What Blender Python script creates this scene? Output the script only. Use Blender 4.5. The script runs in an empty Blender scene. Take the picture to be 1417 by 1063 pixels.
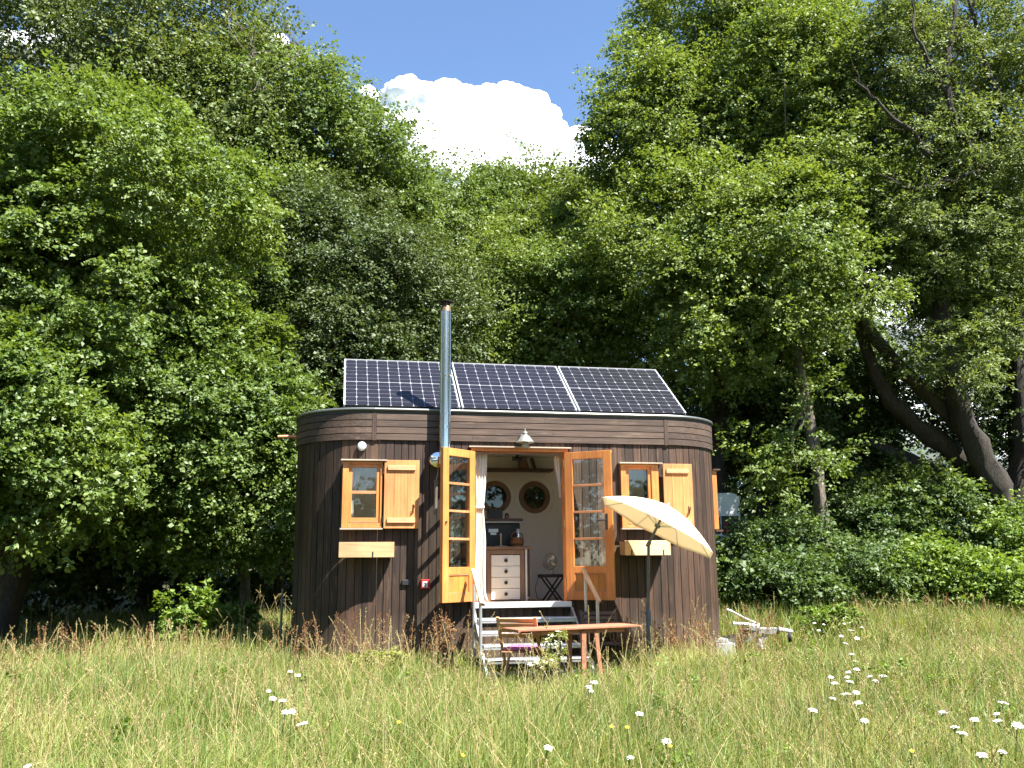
import bpy, math, random
import numpy as np
from mathutils import Vector, Matrix

R = math.radians
rng = np.random.default_rng(7)
random.seed(7)
scene = bpy.context.scene
col = scene.collection

# ------------------------------------------------------------------ camera geometry
FPX, CX, CY = 1252.57, 708.5, 531.5
PITCH, ROLL, YAW = R(11.292), R(-0.458), R(11.027)
CAM = Vector((0.0, -12.6, 1.25))
_fw = Vector((math.sin(YAW) * math.cos(PITCH), math.cos(YAW) * math.cos(PITCH), math.sin(PITCH)))
_rt = Vector((math.cos(YAW), -math.sin(YAW), 0))
_up = _rt.cross(_fw)
RT = _rt * math.cos(ROLL) + _up * math.sin(ROLL)
UP = -_rt * math.sin(ROLL) + _up * math.cos(ROLL)


def at(px, py, Y):
    """world point on the plane y = Y that is seen at a pixel of the photograph (for measuring)"""
    d = RT * ((px - CX) / FPX) - UP * ((py - CY) / FPX) + _fw
    return CAM + d * ((Y - CAM.y) / d.y)


# ------------------------------------------------------------------ object helpers
def tag(o, label=None, cat=None, group=None, kind=None):
    if label: o['label'] = label
    if cat: o['category'] = cat
    if group: o['group'] = group
    if kind: o['kind'] = kind
    return o


def thing(name, loc, label, cat, group=None):
    o = bpy.data.objects.new(name, None)
    o.empty_display_size = 0.2
    o.location = loc
    col.objects.link(o)
    return tag(o, label, cat, group)


def origin(o):
    v = Vector((0, 0, 0))
    while o is not None:
        v += Vector(o.location)
        o = o.parent
    return v


class MB:
    """collects shapes in world coordinates and links them as one mesh"""

    def __init__(self, xf=None):
        self.v, self.f, self.xf = [], [], xf

    def add(self, vs, fs):
        n = len(self.v)
        self.v += [Vector(p) for p in vs]
        self.f += [tuple(i + n for i in f) for f in fs]
        return self

    def box(self, x0, x1, y0, y1, z0, z1):
        vs = [(x, y, z) for z in (z0, z1) for y in (y0, y1) for x in (x0, x1)]
        return self.add(vs, [(0, 2, 3, 1), (4, 5, 7, 6), (0, 1, 5, 4), (2, 6, 7, 3), (0, 4, 6, 2), (1, 3, 7, 5)])

    def beam(self, p0, p1, w, h, up=(0, 0, 1)):
        p0, p1 = Vector(p0), Vector(p1)
        d = (p1 - p0).normalized()
        s = d.cross(Vector(up))
        if s.length < 1e-4: s = d.cross(Vector((1, 0, 0)))
        s.normalize()
        u = s.cross(d).normalized()
        vs = []
        for p in (p0, p1):
            for a, b in ((-1, -1), (1, -1), (1, 1), (-1, 1)):
                vs.append(p + s * (a * w / 2) + u * (b * h / 2))
        return self.add(vs, [(0, 1, 2, 3), (7, 6, 5, 4), (0, 4, 5, 1), (1, 5, 6, 2), (2, 6, 7, 3), (3, 7, 4, 0)])

    def tube(self, pts, r, n=10, cap=True, ridge=0.0):
        pts = [Vector(p) for p in pts]
        rs = r if isinstance(r, (list, tuple)) else [r] * len(pts)
        ref = None
        vs, fs = [], []
        for i, p in enumerate(pts):
            a = pts[max(0, i - 1)]
            b = pts[min(len(pts) - 1, i + 1)]
            d = (b - a).normalized()
            if ref is None:
                ref = d.orthogonal().normalized()
            ref = (ref - d * ref.dot(d))
            ref = ref.normalized() if ref.length > 1e-5 else d.orthogonal().normalized()
            q = d.cross(ref)
            for k in range(n):
                t = 2 * math.pi * k / n
                k2 = 1 + ridge * (math.sin(3 * t + i * 0.7) + 0.7 * math.sin(5 * t - i * 1.1 + 2) + 0.8 * math.sin(i * 2.3 + k * 1.7)) if ridge else 1
                vs.append(p + (ref * math.cos(t) + q * math.sin(t)) * (rs[i] * k2))
        for i in range(len(pts) - 1):
            for k in range(n):
                a, b = i * n + k, i * n + (k + 1) % n
                fs.append((a, b, b + n, a + n))
        if cap:
            fs.append(tuple(range(n))[::-1])
            fs.append(tuple((len(pts) - 1) * n + k for k in range(n)))
        return self.add(vs, fs)

    def lathe(self, prof, c, n=24, axis=(0, 0, 1)):
        """profile of (radius, height along axis)"""
        ax = Vector(axis).normalized()
        u = ax.orthogonal().normalized()
        w = ax.cross(u)
        c = Vector(c)
        vs, fs = [], []
        for r, h in prof:
            for k in range(n):
                t = 2 * math.pi * k / n
                vs.append(c + ax * h + (u * math.cos(t) + w * math.sin(t)) * max(r, 1e-4))
        for i in range(len(prof) - 1):
            for k in range(n):
                a, b = i * n + k, i * n + (k + 1) % n
                fs.append((a, b, b + n, a + n))
        fs.append(tuple(range(n))[::-1])
        fs.append(tuple((len(prof) - 1) * n + k for k in range(n)))
        return self.add(vs, fs)

    def prism(self, poly, d):
        """polygon of points pushed along d"""
        d = Vector(d)
        n = len(poly)
        vs = [Vector(p) for p in poly] + [Vector(p) + d for p in poly]
        fs = [tuple(range(n)), tuple(range(2 * n - 1, n - 1, -1))]
        fs += [(i, i + n, (i + 1) % n + n, (i + 1) % n) for i in range(n)]
        return self.add(vs, fs)

    def build(self, name, mat, parent=None, smooth=False, bevel=0.0, label=None):
        o0 = origin(parent) if parent else Vector((0, 0, 0))
        vs = [((self.xf @ p) if self.xf else p) - o0 for p in self.v]
        me = bpy.data.meshes.new(name)
        me.from_pydata(vs, [], self.f)
        bm_fix(me)
        if smooth:
            me.shade_smooth()
            try: me.set_sharp_from_angle(angle=R(40))
            except Exception: pass
        me.materials.append(mat)
        o = bpy.data.objects.new(name, me)
        col.objects.link(o)
        if parent: o.parent = parent
        if bevel:
            m = o.modifiers.new('bevel', 'BEVEL')
            m.width, m.segments, m.limit_method = bevel, 2, 'ANGLE'
        if label: o['label'] = label
        return o


def bm_fix(me):
    import bmesh
    b = bmesh.new()
    b.from_mesh(me)
    bmesh.ops.recalc_face_normals(b, faces=b.faces)
    b.to_mesh(me)
    b.free()


def np_mesh(name, V, F, mat, parent=None, smooth=False):
    """V (n,3) world coordinates, F list of (m,k) index arrays"""
    o0 = np.array(origin(parent)) if parent else np.zeros(3)
    me = bpy.data.meshes.new(name)
    V = np.ascontiguousarray(V - o0, dtype=np.float32)
    me.vertices.add(len(V))
    me.vertices.foreach_set('co', V.ravel())
    loops = np.concatenate([f.ravel() for f in F]).astype(np.int32)
    tot = np.concatenate([np.full(len(f), f.shape[1]) for f in F]).astype(np.int32)
    start = np.concatenate([[0], np.cumsum(tot)[:-1]]).astype(np.int32)
    me.loops.add(len(loops))
    me.loops.foreach_set('vertex_index', loops)
    me.polygons.add(len(tot))
    me.polygons.foreach_set('loop_start', start)
    me.polygons.foreach_set('loop_total', tot)
    me.update(calc_edges=True)
    if smooth: me.shade_smooth()
    me.materials.append(mat)
    o = bpy.data.objects.new(name, me)
    col.objects.link(o)
    if parent: o.parent = parent
    return o


def copy_tree(o, parent=None):
    c = o.copy()
    col.objects.link(c)
    if parent: c.parent = parent
    for ch in list(o.children):
        copy_tree(ch, c)
    return c


# ------------------------------------------------------------------ materials
def nodes(name):
    m = bpy.data.materials.new(name)
    m.use_nodes = True
    nt = m.node_tree
    nt.nodes.clear()
    out = nt.nodes.new('ShaderNodeOutputMaterial')
    return m, nt, out


def N(nt, typ, **kw):
    n = nt.nodes.new(typ)
    for k, v in kw.items():
        if k in n.inputs: n.inputs[k].default_value = v
        else: setattr(n, k, v)
    return n


def rgba(c): return (c[0], c[1], c[2], 1)


def plain(name, c, rough=0.6, metal=0.0, var=0.08, scale=8.0, coat=0.0, bump=0.0, spec=0.5):
    m, nt, out = nodes(name)
    b = N(nt, 'ShaderNodeBsdfPrincipled', Roughness=rough, Metallic=metal)
    b.inputs['Specular IOR Level'].default_value = spec
    b.inputs['Coat Weight'].default_value = coat
    tc = N(nt, 'ShaderNodeTexCoord')
    no = N(nt, 'ShaderNodeTexNoise', Scale=scale, Detail=5.0)
    nt.links.new(tc.outputs['Object'], no.inputs['Vector'])
    mr = N(nt, 'ShaderNodeMapRange')
    mr.inputs['To Min'].default_value = 1 - var * 2
    mr.inputs['To Max'].default_value = 1 + var * 2
    nt.links.new(no.outputs['Fac'], mr.inputs['Value'])
    mx = N(nt, 'ShaderNodeVectorMath', operation='SCALE')
    mx.inputs[0].default_value = c[:3]
    nt.links.new(mr.outputs[0], mx.inputs['Scale'])
    nt.links.new(mx.outputs[0], b.inputs['Base Color'])
    if bump:
        bp = N(nt, 'ShaderNodeBump', Strength=bump, Distance=0.01)
        nt.links.new(no.outputs['Fac'], bp.inputs['Height'])
        nt.links.new(bp.outputs[0], b.inputs['Normal'])
    nt.links.new(b.outputs[0], out.inputs['Surface'])
    return m


def wood(name, ca, cb, axis='Z', rough=0.55, island=0.25, fine=55.0, bump=0.25, coat=0.0, streak=None, splash=False):
    m, nt, out = nodes(name)
    b = N(nt, 'ShaderNodeBsdfPrincipled', Roughness=rough)
    b.inputs['Coat Weight'].default_value = coat
    tc = N(nt, 'ShaderNodeTexCoord')
    geo = N(nt, 'ShaderNodeNewGeometry')
    # shift the grain of every board
    sh = N(nt, 'ShaderNodeVectorMath', operation='MULTIPLY_ADD')
    nt.links.new(geo.outputs['Random Per Island'], sh.inputs[0])
    sh.inputs[1].default_value = (13.7, 7.3, 29.1)
    nt.links.new(tc.outputs['Object'], sh.inputs[2])
    mp = N(nt, 'ShaderNodeMapping')
    s = {'X': (1.6, fine, fine), 'Y': (fine, 1.6, fine), 'Z': (fine, fine, 1.6)}[axis]
    mp.inputs['Scale'].default_value = s
    nt.links.new(sh.outputs[0], mp.inputs['Vector'])
    n1 = N(nt, 'ShaderNodeTexNoise', Scale=1.0, Detail=6.0, Roughness=0.6, Distortion=0.6)
    nt.links.new(mp.outputs[0], n1.inputs['Vector'])
    n2 = N(nt, 'ShaderNodeTexNoise', Scale=2.2, Detail=4.0)
    nt.links.new(sh.outputs[0], n2.inputs['Vector'])
    cr = N(nt, 'ShaderNodeValToRGB')
    cr.color_ramp.elements[0].position = 0.3
    cr.color_ramp.elements[1].position = 0.72
    cr.color_ramp.elements[0].color = rgba(ca)
    cr.color_ramp.elements[1].color = rgba(cb)
    nt.links.new(n1.outputs['Fac'], cr.inputs['Fac'])
    mr = N(nt, 'ShaderNodeMapRange')
    mr.inputs['To Min'].default_value = 1 - island
    mr.inputs['To Max'].default_value = 1 + island
    nt.links.new(geo.outputs['Random Per Island'], mr.inputs['Value'])
    mr2 = N(nt, 'ShaderNodeMapRange')
    mr2.inputs['From Min'].default_value = 0.3
    mr2.inputs['From Max'].default_value = 0.7
    mr2.inputs['To Min'].default_value = 0.8
    mr2.inputs['To Max'].default_value = 1.2
    nt.links.new(n2.outputs['Fac'], mr2.inputs['Value'])
    mu = N(nt, 'ShaderNodeMath', operation='MULTIPLY')
    nt.links.new(mr.outputs[0], mu.inputs[0])
    nt.links.new(mr2.outputs[0], mu.inputs[1])
    sc = N(nt, 'ShaderNodeVectorMath', operation='SCALE')
    nt.links.new(cr.outputs['Color'], sc.inputs[0])
    nt.links.new(mu.outputs[0], sc.inputs['Scale'])
    last = sc.outputs[0]
    if streak:      # weathered pale streaks and scuffs in the stain
        mp3 = N(nt, 'ShaderNodeMapping')
        f3 = {'X': (1.1, 14, 14), 'Y': (14, 1.1, 14), 'Z': (14, 14, 1.1)}[axis]
        mp3.inputs['Scale'].default_value = f3
        nt.links.new(sh.outputs[0], mp3.inputs['Vector'])
        n3 = N(nt, 'ShaderNodeTexNoise', Scale=1.7, Detail=8.0, Roughness=0.72)
        nt.links.new(mp3.outputs[0], n3.inputs['Vector'])
        cr3 = N(nt, 'ShaderNodeValToRGB')
        cr3.color_ramp.elements[0].position = 0.56
        cr3.color_ramp.elements[1].position = 0.74
        cr3.color_ramp.elements[1].color = (0.75, 0.75, 0.75, 1)
        nt.links.new(n3.outputs['Fac'], cr3.inputs['Fac'])
        mx = N(nt, 'ShaderNodeMix', data_type='RGBA')
        nt.links.new(cr3.outputs['Color'], mx.inputs[0])
        nt.links.new(last, mx.inputs[6])
        mx.inputs[7].default_value = rgba(streak)
        last = mx.outputs[2]
    if splash:      # rain splashed dirt on the lowest half metre of the boards
        sx = N(nt, 'ShaderNodeSeparateXYZ')
        nt.links.new(tc.outputs['Object'], sx.inputs[0])
        n4 = N(nt, 'ShaderNodeTexNoise', Scale=5.0, Detail=6.0, Roughness=0.7)
        nt.links.new(tc.outputs['Object'], n4.inputs['Vector'])
        h4 = N(nt, 'ShaderNodeMapRange')
        h4.inputs['From Min'].default_value = 0.75
        h4.inputs['From Max'].default_value = 0.05
        nt.links.new(sx.outputs['Z'], h4.inputs['Value'])
        m4 = N(nt, 'ShaderNodeMath', operation='MULTIPLY', use_clamp=True)
        nt.links.new(n4.outputs['Fac'], m4.inputs[0])
        nt.links.new(h4.outputs[0], m4.inputs[1])
        x4 = N(nt, 'ShaderNodeMix', data_type='RGBA')
        nt.links.new(m4.outputs[0], x4.inputs[0])
        nt.links.new(last, x4.inputs[6])
        x4.inputs[7].default_value = (0.17, 0.13, 0.09, 1)
        last = x4.outputs[2]
    nt.links.new(last, b.inputs['Base Color'])
    bp = N(nt, 'ShaderNodeBump', Strength=bump, Distance=0.004)
    nt.links.new(n1.outputs['Fac'], bp.inputs['Height'])
    nt.links.new(bp.outputs[0], b.inputs['Normal'])
    nt.links.new(b.outputs[0], out.inputs['Surface'])
    return m


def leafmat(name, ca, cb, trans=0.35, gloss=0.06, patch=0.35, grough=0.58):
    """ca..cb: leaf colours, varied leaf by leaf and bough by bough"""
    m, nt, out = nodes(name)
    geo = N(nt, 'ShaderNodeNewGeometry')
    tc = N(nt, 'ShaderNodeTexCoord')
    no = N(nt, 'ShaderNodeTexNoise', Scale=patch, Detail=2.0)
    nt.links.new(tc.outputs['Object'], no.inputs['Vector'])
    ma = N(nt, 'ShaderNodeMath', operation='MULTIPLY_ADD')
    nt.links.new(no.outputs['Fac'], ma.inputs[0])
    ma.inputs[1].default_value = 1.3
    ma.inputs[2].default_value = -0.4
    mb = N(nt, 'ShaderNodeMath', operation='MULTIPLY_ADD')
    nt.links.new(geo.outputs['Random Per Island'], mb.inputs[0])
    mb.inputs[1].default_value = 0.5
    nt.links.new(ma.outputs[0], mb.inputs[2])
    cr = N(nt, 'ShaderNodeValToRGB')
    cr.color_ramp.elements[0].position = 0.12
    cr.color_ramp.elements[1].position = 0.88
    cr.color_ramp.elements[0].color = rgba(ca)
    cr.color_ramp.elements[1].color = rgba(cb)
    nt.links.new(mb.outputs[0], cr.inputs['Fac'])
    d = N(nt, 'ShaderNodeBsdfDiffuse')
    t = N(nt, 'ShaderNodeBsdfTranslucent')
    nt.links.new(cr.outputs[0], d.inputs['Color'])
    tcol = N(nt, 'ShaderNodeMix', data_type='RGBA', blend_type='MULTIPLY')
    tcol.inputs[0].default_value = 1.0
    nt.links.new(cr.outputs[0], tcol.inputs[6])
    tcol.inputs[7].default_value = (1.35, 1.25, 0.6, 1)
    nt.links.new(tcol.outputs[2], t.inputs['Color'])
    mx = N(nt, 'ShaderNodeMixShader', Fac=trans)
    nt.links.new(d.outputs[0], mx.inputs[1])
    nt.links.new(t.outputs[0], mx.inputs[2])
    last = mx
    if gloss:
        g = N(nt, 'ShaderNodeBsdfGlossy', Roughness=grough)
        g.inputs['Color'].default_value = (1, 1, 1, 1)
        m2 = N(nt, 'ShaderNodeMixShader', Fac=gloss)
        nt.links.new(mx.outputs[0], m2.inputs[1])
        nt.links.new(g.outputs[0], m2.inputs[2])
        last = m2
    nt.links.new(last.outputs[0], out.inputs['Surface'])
    return m


def glass(name, tint=(0.93, 0.97, 0.95)):
    m, nt, out = nodes(name)
    t = N(nt, 'ShaderNodeBsdfTransparent')
    t.inputs['Color'].default_value = rgba(tint)
    g = N(nt, 'ShaderNodeBsdfGlossy', Roughness=0.015)
    g.inputs['Color'].default_value = (1, 1, 1, 1)
    f = N(nt, 'ShaderNodeFresnel', IOR=1.6)
    ge = N(nt, 'ShaderNodeNewGeometry')
    ir = N(nt, 'ShaderNodeMapRange')          # same reflectance from either face of the pane
    ir.inputs['To Min'].default_value = 1.6
    ir.inputs['To Max'].default_value = 1 / 1.6
    nt.links.new(ge.outputs['Backfacing'], ir.inputs['Value'])
    nt.links.new(ir.outputs[0], f.inputs['IOR'])
    mx = N(nt, 'ShaderNodeMixShader')
    nt.links.new(f.outputs[0], mx.inputs[0])
    nt.links.new(t.outputs[0], mx.inputs[1])
    nt.links.new(g.outputs[0], mx.inputs[2])
    nt.links.new(mx.outputs[0], out.inputs['Surface'])
    return m


def cloth(name, c, trans=0.3):
    m, nt, out = nodes(name)
    d = N(nt, 'ShaderNodeBsdfDiffuse')
    t = N(nt, 'ShaderNodeBsdfTranslucent')
    d.inputs['Color'].default_value = rgba(c)
    t.inputs['Color'].default_value = rgba(c)
    tc = N(nt, 'ShaderNodeTexCoord')
    no = N(nt, 'ShaderNodeTexNoise', Scale=260.0, Detail=2.0)
    nt.links.new(tc.outputs['Object'], no.inputs['Vector'])
    bp = N(nt, 'ShaderNodeBump', Strength=0.15, Distance=0.002)
    nt.links.new(no.outputs['Fac'], bp.inputs['Height'])
    nt.links.new(bp.outputs[0], d.inputs['Normal'])
    mx = N(nt, 'ShaderNodeMixShader', Fac=trans)
    nt.links.new(d.outputs[0], mx.inputs[1])
    nt.links.new(t.outputs[0], mx.inputs[2])
    nt.links.new(mx.outputs[0], out.inputs['Surface'])
    return m


def barkmat(name, ca, cb):
    m, nt, out = nodes(name)
    b = N(nt, 'ShaderNodeBsdfPrincipled', Roughness=0.85)
    tc = N(nt, 'ShaderNodeTexCoord')
    mp = N(nt, 'ShaderNodeMapping')
    mp.inputs['Scale'].default_value = (9, 9, 2.2)
    nt.links.new(tc.outputs['Object'], mp.inputs['Vector'])
    n1 = N(nt, 'ShaderNodeTexNoise', Scale=1.6, Detail=9.0, Roughness=0.72, Distortion=1.2)
    nt.links.new(mp.outputs[0], n1.inputs['Vector'])
    cr = N(nt, 'ShaderNodeValToRGB')
    cr.color_ramp.elements[0].position = 0.35
    cr.color_ramp.elements[1].position = 0.7
    cr.color_ramp.elements[0].color = rgba(ca)
    cr.color_ramp.elements[1].color = rgba(cb)
    nt.links.new(n1.outputs['Fac'], cr.inputs['Fac'])
    nt.links.new(cr.outputs[0], b.inputs['Base Color'])
    bp = N(nt, 'ShaderNodeBump', Strength=1.0, Distance=0.06)
    nt.links.new(n1.outputs['Fac'], bp.inputs['Height'])
    nt.links.new(bp.outputs[0], b.inputs['Normal'])
    nt.links.new(b.outputs[0], out.inputs['Surface'])
    return m


M_BOARD = wood('stained cladding', (0.018, 0.0095, 0.006), (0.086, 0.045, 0.0255), 'Z', 0.62, 0.62, streak=(0.20, 0.118, 0.068), splash=True)
M_FASCIA = wood('stained fascia', (0.042, 0.026, 0.018), (0.118, 0.076, 0.054), 'X', 0.62, 0.28, streak=(0.24, 0.168, 0.12))
M_SHADE = plain('dark gap', (0.012, 0.010, 0.009), 0.9)
M_LARCH = wood('oiled larch', (0.53, 0.18, 0.045), (0.73, 0.29, 0.08), 'Z', 0.46, 0.10, 40, 0.15, coat=0.1, streak=(0.38, 0.125, 0.03))
M_LARCHD = wood('oiled larch panel', (0.46, 0.17, 0.035), (0.62, 0.26, 0.06), 'Z', 0.42, 0.22, 40, 0.1, coat=0.15)
M_MUNTIN = wood('larch glazing bar', (0.44, 0.18, 0.07), (0.56, 0.26, 0.12), 'X', 0.42, 0.06, 40, 0.1, coat=0.15)
M_SHUT = wood('larch shutter', (0.50, 0.19, 0.058), (0.68, 0.30, 0.11), 'Z', 0.55, 0.16, 45, 0.2, streak=(0.40, 0.15, 0.05))
M_PINEO = wood('raw orange pine', (0.50, 0.265, 0.12), (0.66, 0.395, 0.205), 'X', 0.65, 0.06, 40, 0.15)
M_PINE = wood('raw pine', (0.72, 0.46, 0.235), (0.86, 0.62, 0.37), 'X', 0.65, 0.06, 40, 0.15)
M_WEATH = wood('weathered trim', (0.34, 0.27, 0.20), (0.5, 0.42, 0.33), 'X', 0.7, 0.15)
M_DARKWOOD = wood('dark walnut', (0.05, 0.026, 0.014), (0.12, 0.065, 0.036), 'X', 0.5, 0.15)
M_DRESS = wood('brown dresser wood', (0.17, 0.095, 0.055), (0.28, 0.17, 0.10), 'Z', 0.5, 0.15)
M_TEAK = wood('teak', (0.52, 0.26, 0.12), (0.68, 0.40, 0.21), 'X', 0.55, 0.15)
M_TABLE = wood('red brown table wood', (0.32, 0.115, 0.062), (0.46, 0.20, 0.12), 'X', 0.5, 0.12)
M_CHAIRD = wood('dark chair wood', (0.045, 0.024, 0.018), (0.085, 0.05, 0.036), 'X', 0.5, 0.15)
M_WHITE = plain('white lining', (0.87, 0.865, 0.84), 0.7, var=0.02)
M_CREAM = plain('cream drawer', (0.82, 0.79, 0.73), 0.55, var=0.02)
M_FLOOR = wood('floor boards', (0.46, 0.34, 0.22), (0.60, 0.46, 0.31), 'X', 0.5, 0.2)
M_BLACK = plain('black metal', (0.012, 0.012, 0.013), 0.45)
M_IRON = plain('dark iron', (0.05, 0.05, 0.055), 0.5, 0.6)
M_STEEL = plain('polished steel', (0.82, 0.80, 0.77), 0.10, 1.0, var=0.01)
M_RUST = plain('heat stained steel', (0.26, 0.16, 0.10), 0.5, 0.7, var=0.3, scale=30)
M_SOOT = plain('sooty cap', (0.035, 0.025, 0.02), 0.7, 0.3, var=0.3, scale=30)
M_GALV = plain('galvanised steel', (0.55, 0.57, 0.58), 0.38, 0.75, var=0.1, scale=14)
M_ALU = plain('aluminium', (0.82, 0.83, 0.84), 0.35, 0.35, var=0.03)
M_RIM = plain('grey roof edging', (0.19, 0.20, 0.20), 0.4, 0.5, var=0.06)
M_ROOFM = plain('roof membrane', (0.06, 0.062, 0.065), 0.7)
M_BACK = plain('panel backsheet', (0.36, 0.36, 0.40), 0.35, var=0.04)
M_CELL = plain('solar cell', (0.0145, 0.0135, 0.0185), 0.25, 0.0, var=0.14, spec=0.3)
M_GLASS = glass('window glass')
M_GLASSD = glass('dark porthole glass', (0.22, 0.27, 0.25))
M_CURT = cloth('white curtain', (0.88, 0.86, 0.81), 0.18)
M_PARA = cloth('cream canopy', (0.90, 0.82, 0.63), 0.40)
M_POLE = plain('dark green grey pole', (0.11, 0.13, 0.13), 0.4, 0.5)
M_PLASTIC = plain('white plastic', (0.46, 0.49, 0.51), 0.45, var=0.03)
M_RED = plain('red plastic', (0.55, 0.012, 0.02), 0.4, var=0.03)
M_PAPER = plain('white label', (0.75, 0.74, 0.72), 0.6, var=0.02)
M_PINK = plain('pink cushion cloth', (0.50, 0.13, 0.36), 0.9, var=0.15, scale=20)
M_COPPER = plain('copper', (0.56, 0.27, 0.15), 0.4, 0.8, var=0.15)
M_BRASS = plain('brass', (0.62, 0.40, 0.14), 0.3, 0.9)
M_LAMP = plain('aged zinc', (0.30, 0.30, 0.26), 0.5, 0.5, var=0.2, scale=40)
M_RUBBER = plain('rubber', (0.02, 0.02, 0.02), 0.8)
M_CARAVAN = plain('caravan skin', (0.70, 0.72, 0.70), 0.4, var=0.03)
M_BASKET = wood('wicker', (0.12, 0.05, 0.02), (0.3, 0.14, 0.06), 'X', 0.7, 0.2, 90)
M_CABLE = M_BLACK
M_BOOKA = plain('pale book', (0.5, 0.47, 0.42), 0.7)
M_BOOKB = plain('dark book', (0.03, 0.025, 0.025), 0.6)
M_BOOKC = plain('grey book', (0.22, 0.22, 0.21), 0.7)

M_BARK = barkmat('grey brown bark', (0.055, 0.042, 0.03), (0.19, 0.155, 0.115))
M_BARKD = barkmat('dark bark', (0.02, 0.015, 0.011), (0.075, 0.06, 0.045))
M_BARKG = barkmat('pale bark', (0.085, 0.07, 0.055), (0.25, 0.21, 0.165))

# ================================================================== the house
XA, XB, RC, WD = 0.50, 4.76, 1.07, 2.50          # straight front from XA to XB, corner radius, depth
ZB, ZF, ZT = -0.12, 2.96, 3.335                  # foot of the boards, foot and top of the fascia
ARC = RC * math.pi / 2
SID = WD - 2 * RC
LF = XB - XA
PER = 2 * LF + 2 * SID + 4 * ARC


def path(s):
    """point and outward normal of the outer wall line, s metres from the left end of the flat front"""
    s %= PER
    segs = [('l', (XA, 0), (1, 0), LF), ('a', (XB, RC), -90, ARC), ('l', (XB + RC, RC), (0, 1), SID), ('a', (XB, WD - RC), 0, ARC),
            ('l', (XB, WD), (-1, 0), LF), ('a', (XA, WD - RC), 90, ARC), ('l', (XA - RC, WD - RC), (0, -1), SID), ('a', (XA, RC), 180, ARC)]
    for k, p, d, L in segs:
        if s <= L:
            if k == 'l':
                return (p[0] + d[0] * s, p[1] + d[1] * s), (d[1], -d[0])
            t = R(d) + s / RC
            return (p[0] + RC * math.cos(t), p[1] + RC * math.sin(t)), (math.cos(t), math.sin(t))
        s -= L
    return path(0)


def sweep(mb, s0, s1, z0, z1, o0, o1, step=0.07):
    brk = [0, LF, LF + ARC, LF + ARC + SID, LF + 2 * ARC + SID, 2 * LF + 2 * ARC + SID, 2 * LF + 3 * ARC + SID, 2 * LF + 3 * ARC + 2 * SID, PER]
    ss = [s0]
    for i in range(8):
        a, b = max(s0, brk[i]), min(s1, brk[i + 1])
        if b - a > 1e-6:
            n = max(1, int(math.ceil((b - a) / step))) if i % 2 else 1
            ss += [a + (b - a) * (k + 1) / n for k in range(n)]
    vs, fs = [], []
    for s in ss:
        p, nn = path(min(s, PER - 1e-6))
        for o, z in ((o0, z0), (o1, z0), (o1, z1), (o0, z1)):
            vs.append((p[0] + nn[0] * o, p[1] + nn[1] * o, z))
    for i in range(len(ss) - 1):
        for k in range(4):
            a, b = i * 4 + k, i * 4 + (k + 1) % 4
            fs.append((a, b, b + 4, a + 4))
    fs += [(3, 2, 1, 0), tuple((len(ss) - 1) * 4 + k for k in range(4))]
    mb.add(vs, fs)


DOOR = (1.90, 3.21, 0.72, 2.83)
WIN1 = (0.14, 0.585, 1.80, 2.62)
WIN2 = (4.07, 4.555, 1.80, 2.62)
BACKS = 2 * ARC + SID + LF                       # path length where the back wall starts
PORT = ((2.61, 2.36), (3.28, 2.36))
holes = [(DOOR[0] - XA, DOOR[1] - XA, DOOR[2], DOOR[3])]
for w in (WIN1, WIN2): holes.append((w[0] - XA, w[1] - XA, w[2], w[3]))
for px_, pz_ in PORT: holes.append((BACKS + XB - px_ - 0.25, BACKS + XB - px_ + 0.25, pz_ - 0.25, pz_ + 0.25))
holes[1] = (PER - (XA - 0.14), PER + 0.085, 1.80, 2.62)

house = thing('tiny_house', (2.6, 1.2, ZB), 'dark brown timber tiny house with rounded corners and open double doors', 'tiny house')
wl = MB()
s = -0.04
while s < PER - 0.06:
    wdt = random.choice((0.095, 0.105, 0.112, 0.118, 0.125))
    s0, s1 = s, s + wdt
    parts = [(s0 + 0.0045, s1 - 0.0045, ZB + random.uniform(-0.02, 0.02), ZF + 0.02)]
    for h in holes:
        for sh in (0, PER, -PER):
            a, b = h[0] + sh, h[1] + sh
            nxt = []
            for (p0, p1, z0, z1) in parts:
                if p1 <= a or p0 >= b or z1 <= h[2] or z0 >= h[3]:
                    nxt.append((p0, p1, z0, z1)); continue
                if p0 < a - 0.004: nxt.append((p0, a, z0, z1))
                if p1 > b + 0.004: nxt.append((b, p1, z0, z1))
                q0, q1 = max(p0, a), min(p1, b)
                if z0 < h[2]: nxt.append((q0, q1, z0, h[2]))
                if z1 > h[3]: nxt.append((q0, q1, h[3], z1))
            parts = nxt
    off = random.uniform(-0.003, 0.003)
    for (p0, p1, z0, z1) in parts:
        if p1 - p0 > 0.004:
            if p0 < 0:                # boards that wrap past the start of the path
                sweep(wl, p0 + PER, min(p1 + PER, PER - 1e-5), z0, z1, -0.022, off)
                if p1 > 0: sweep(wl, 0, p1, z0, z1, -0.022, off)
            else:
                sweep(wl, p0, min(p1, PER - 1e-5), z0, z1, -0.022, off)
    s = s1
wall = wl.build('cladding', M_BOARD, house)

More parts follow.
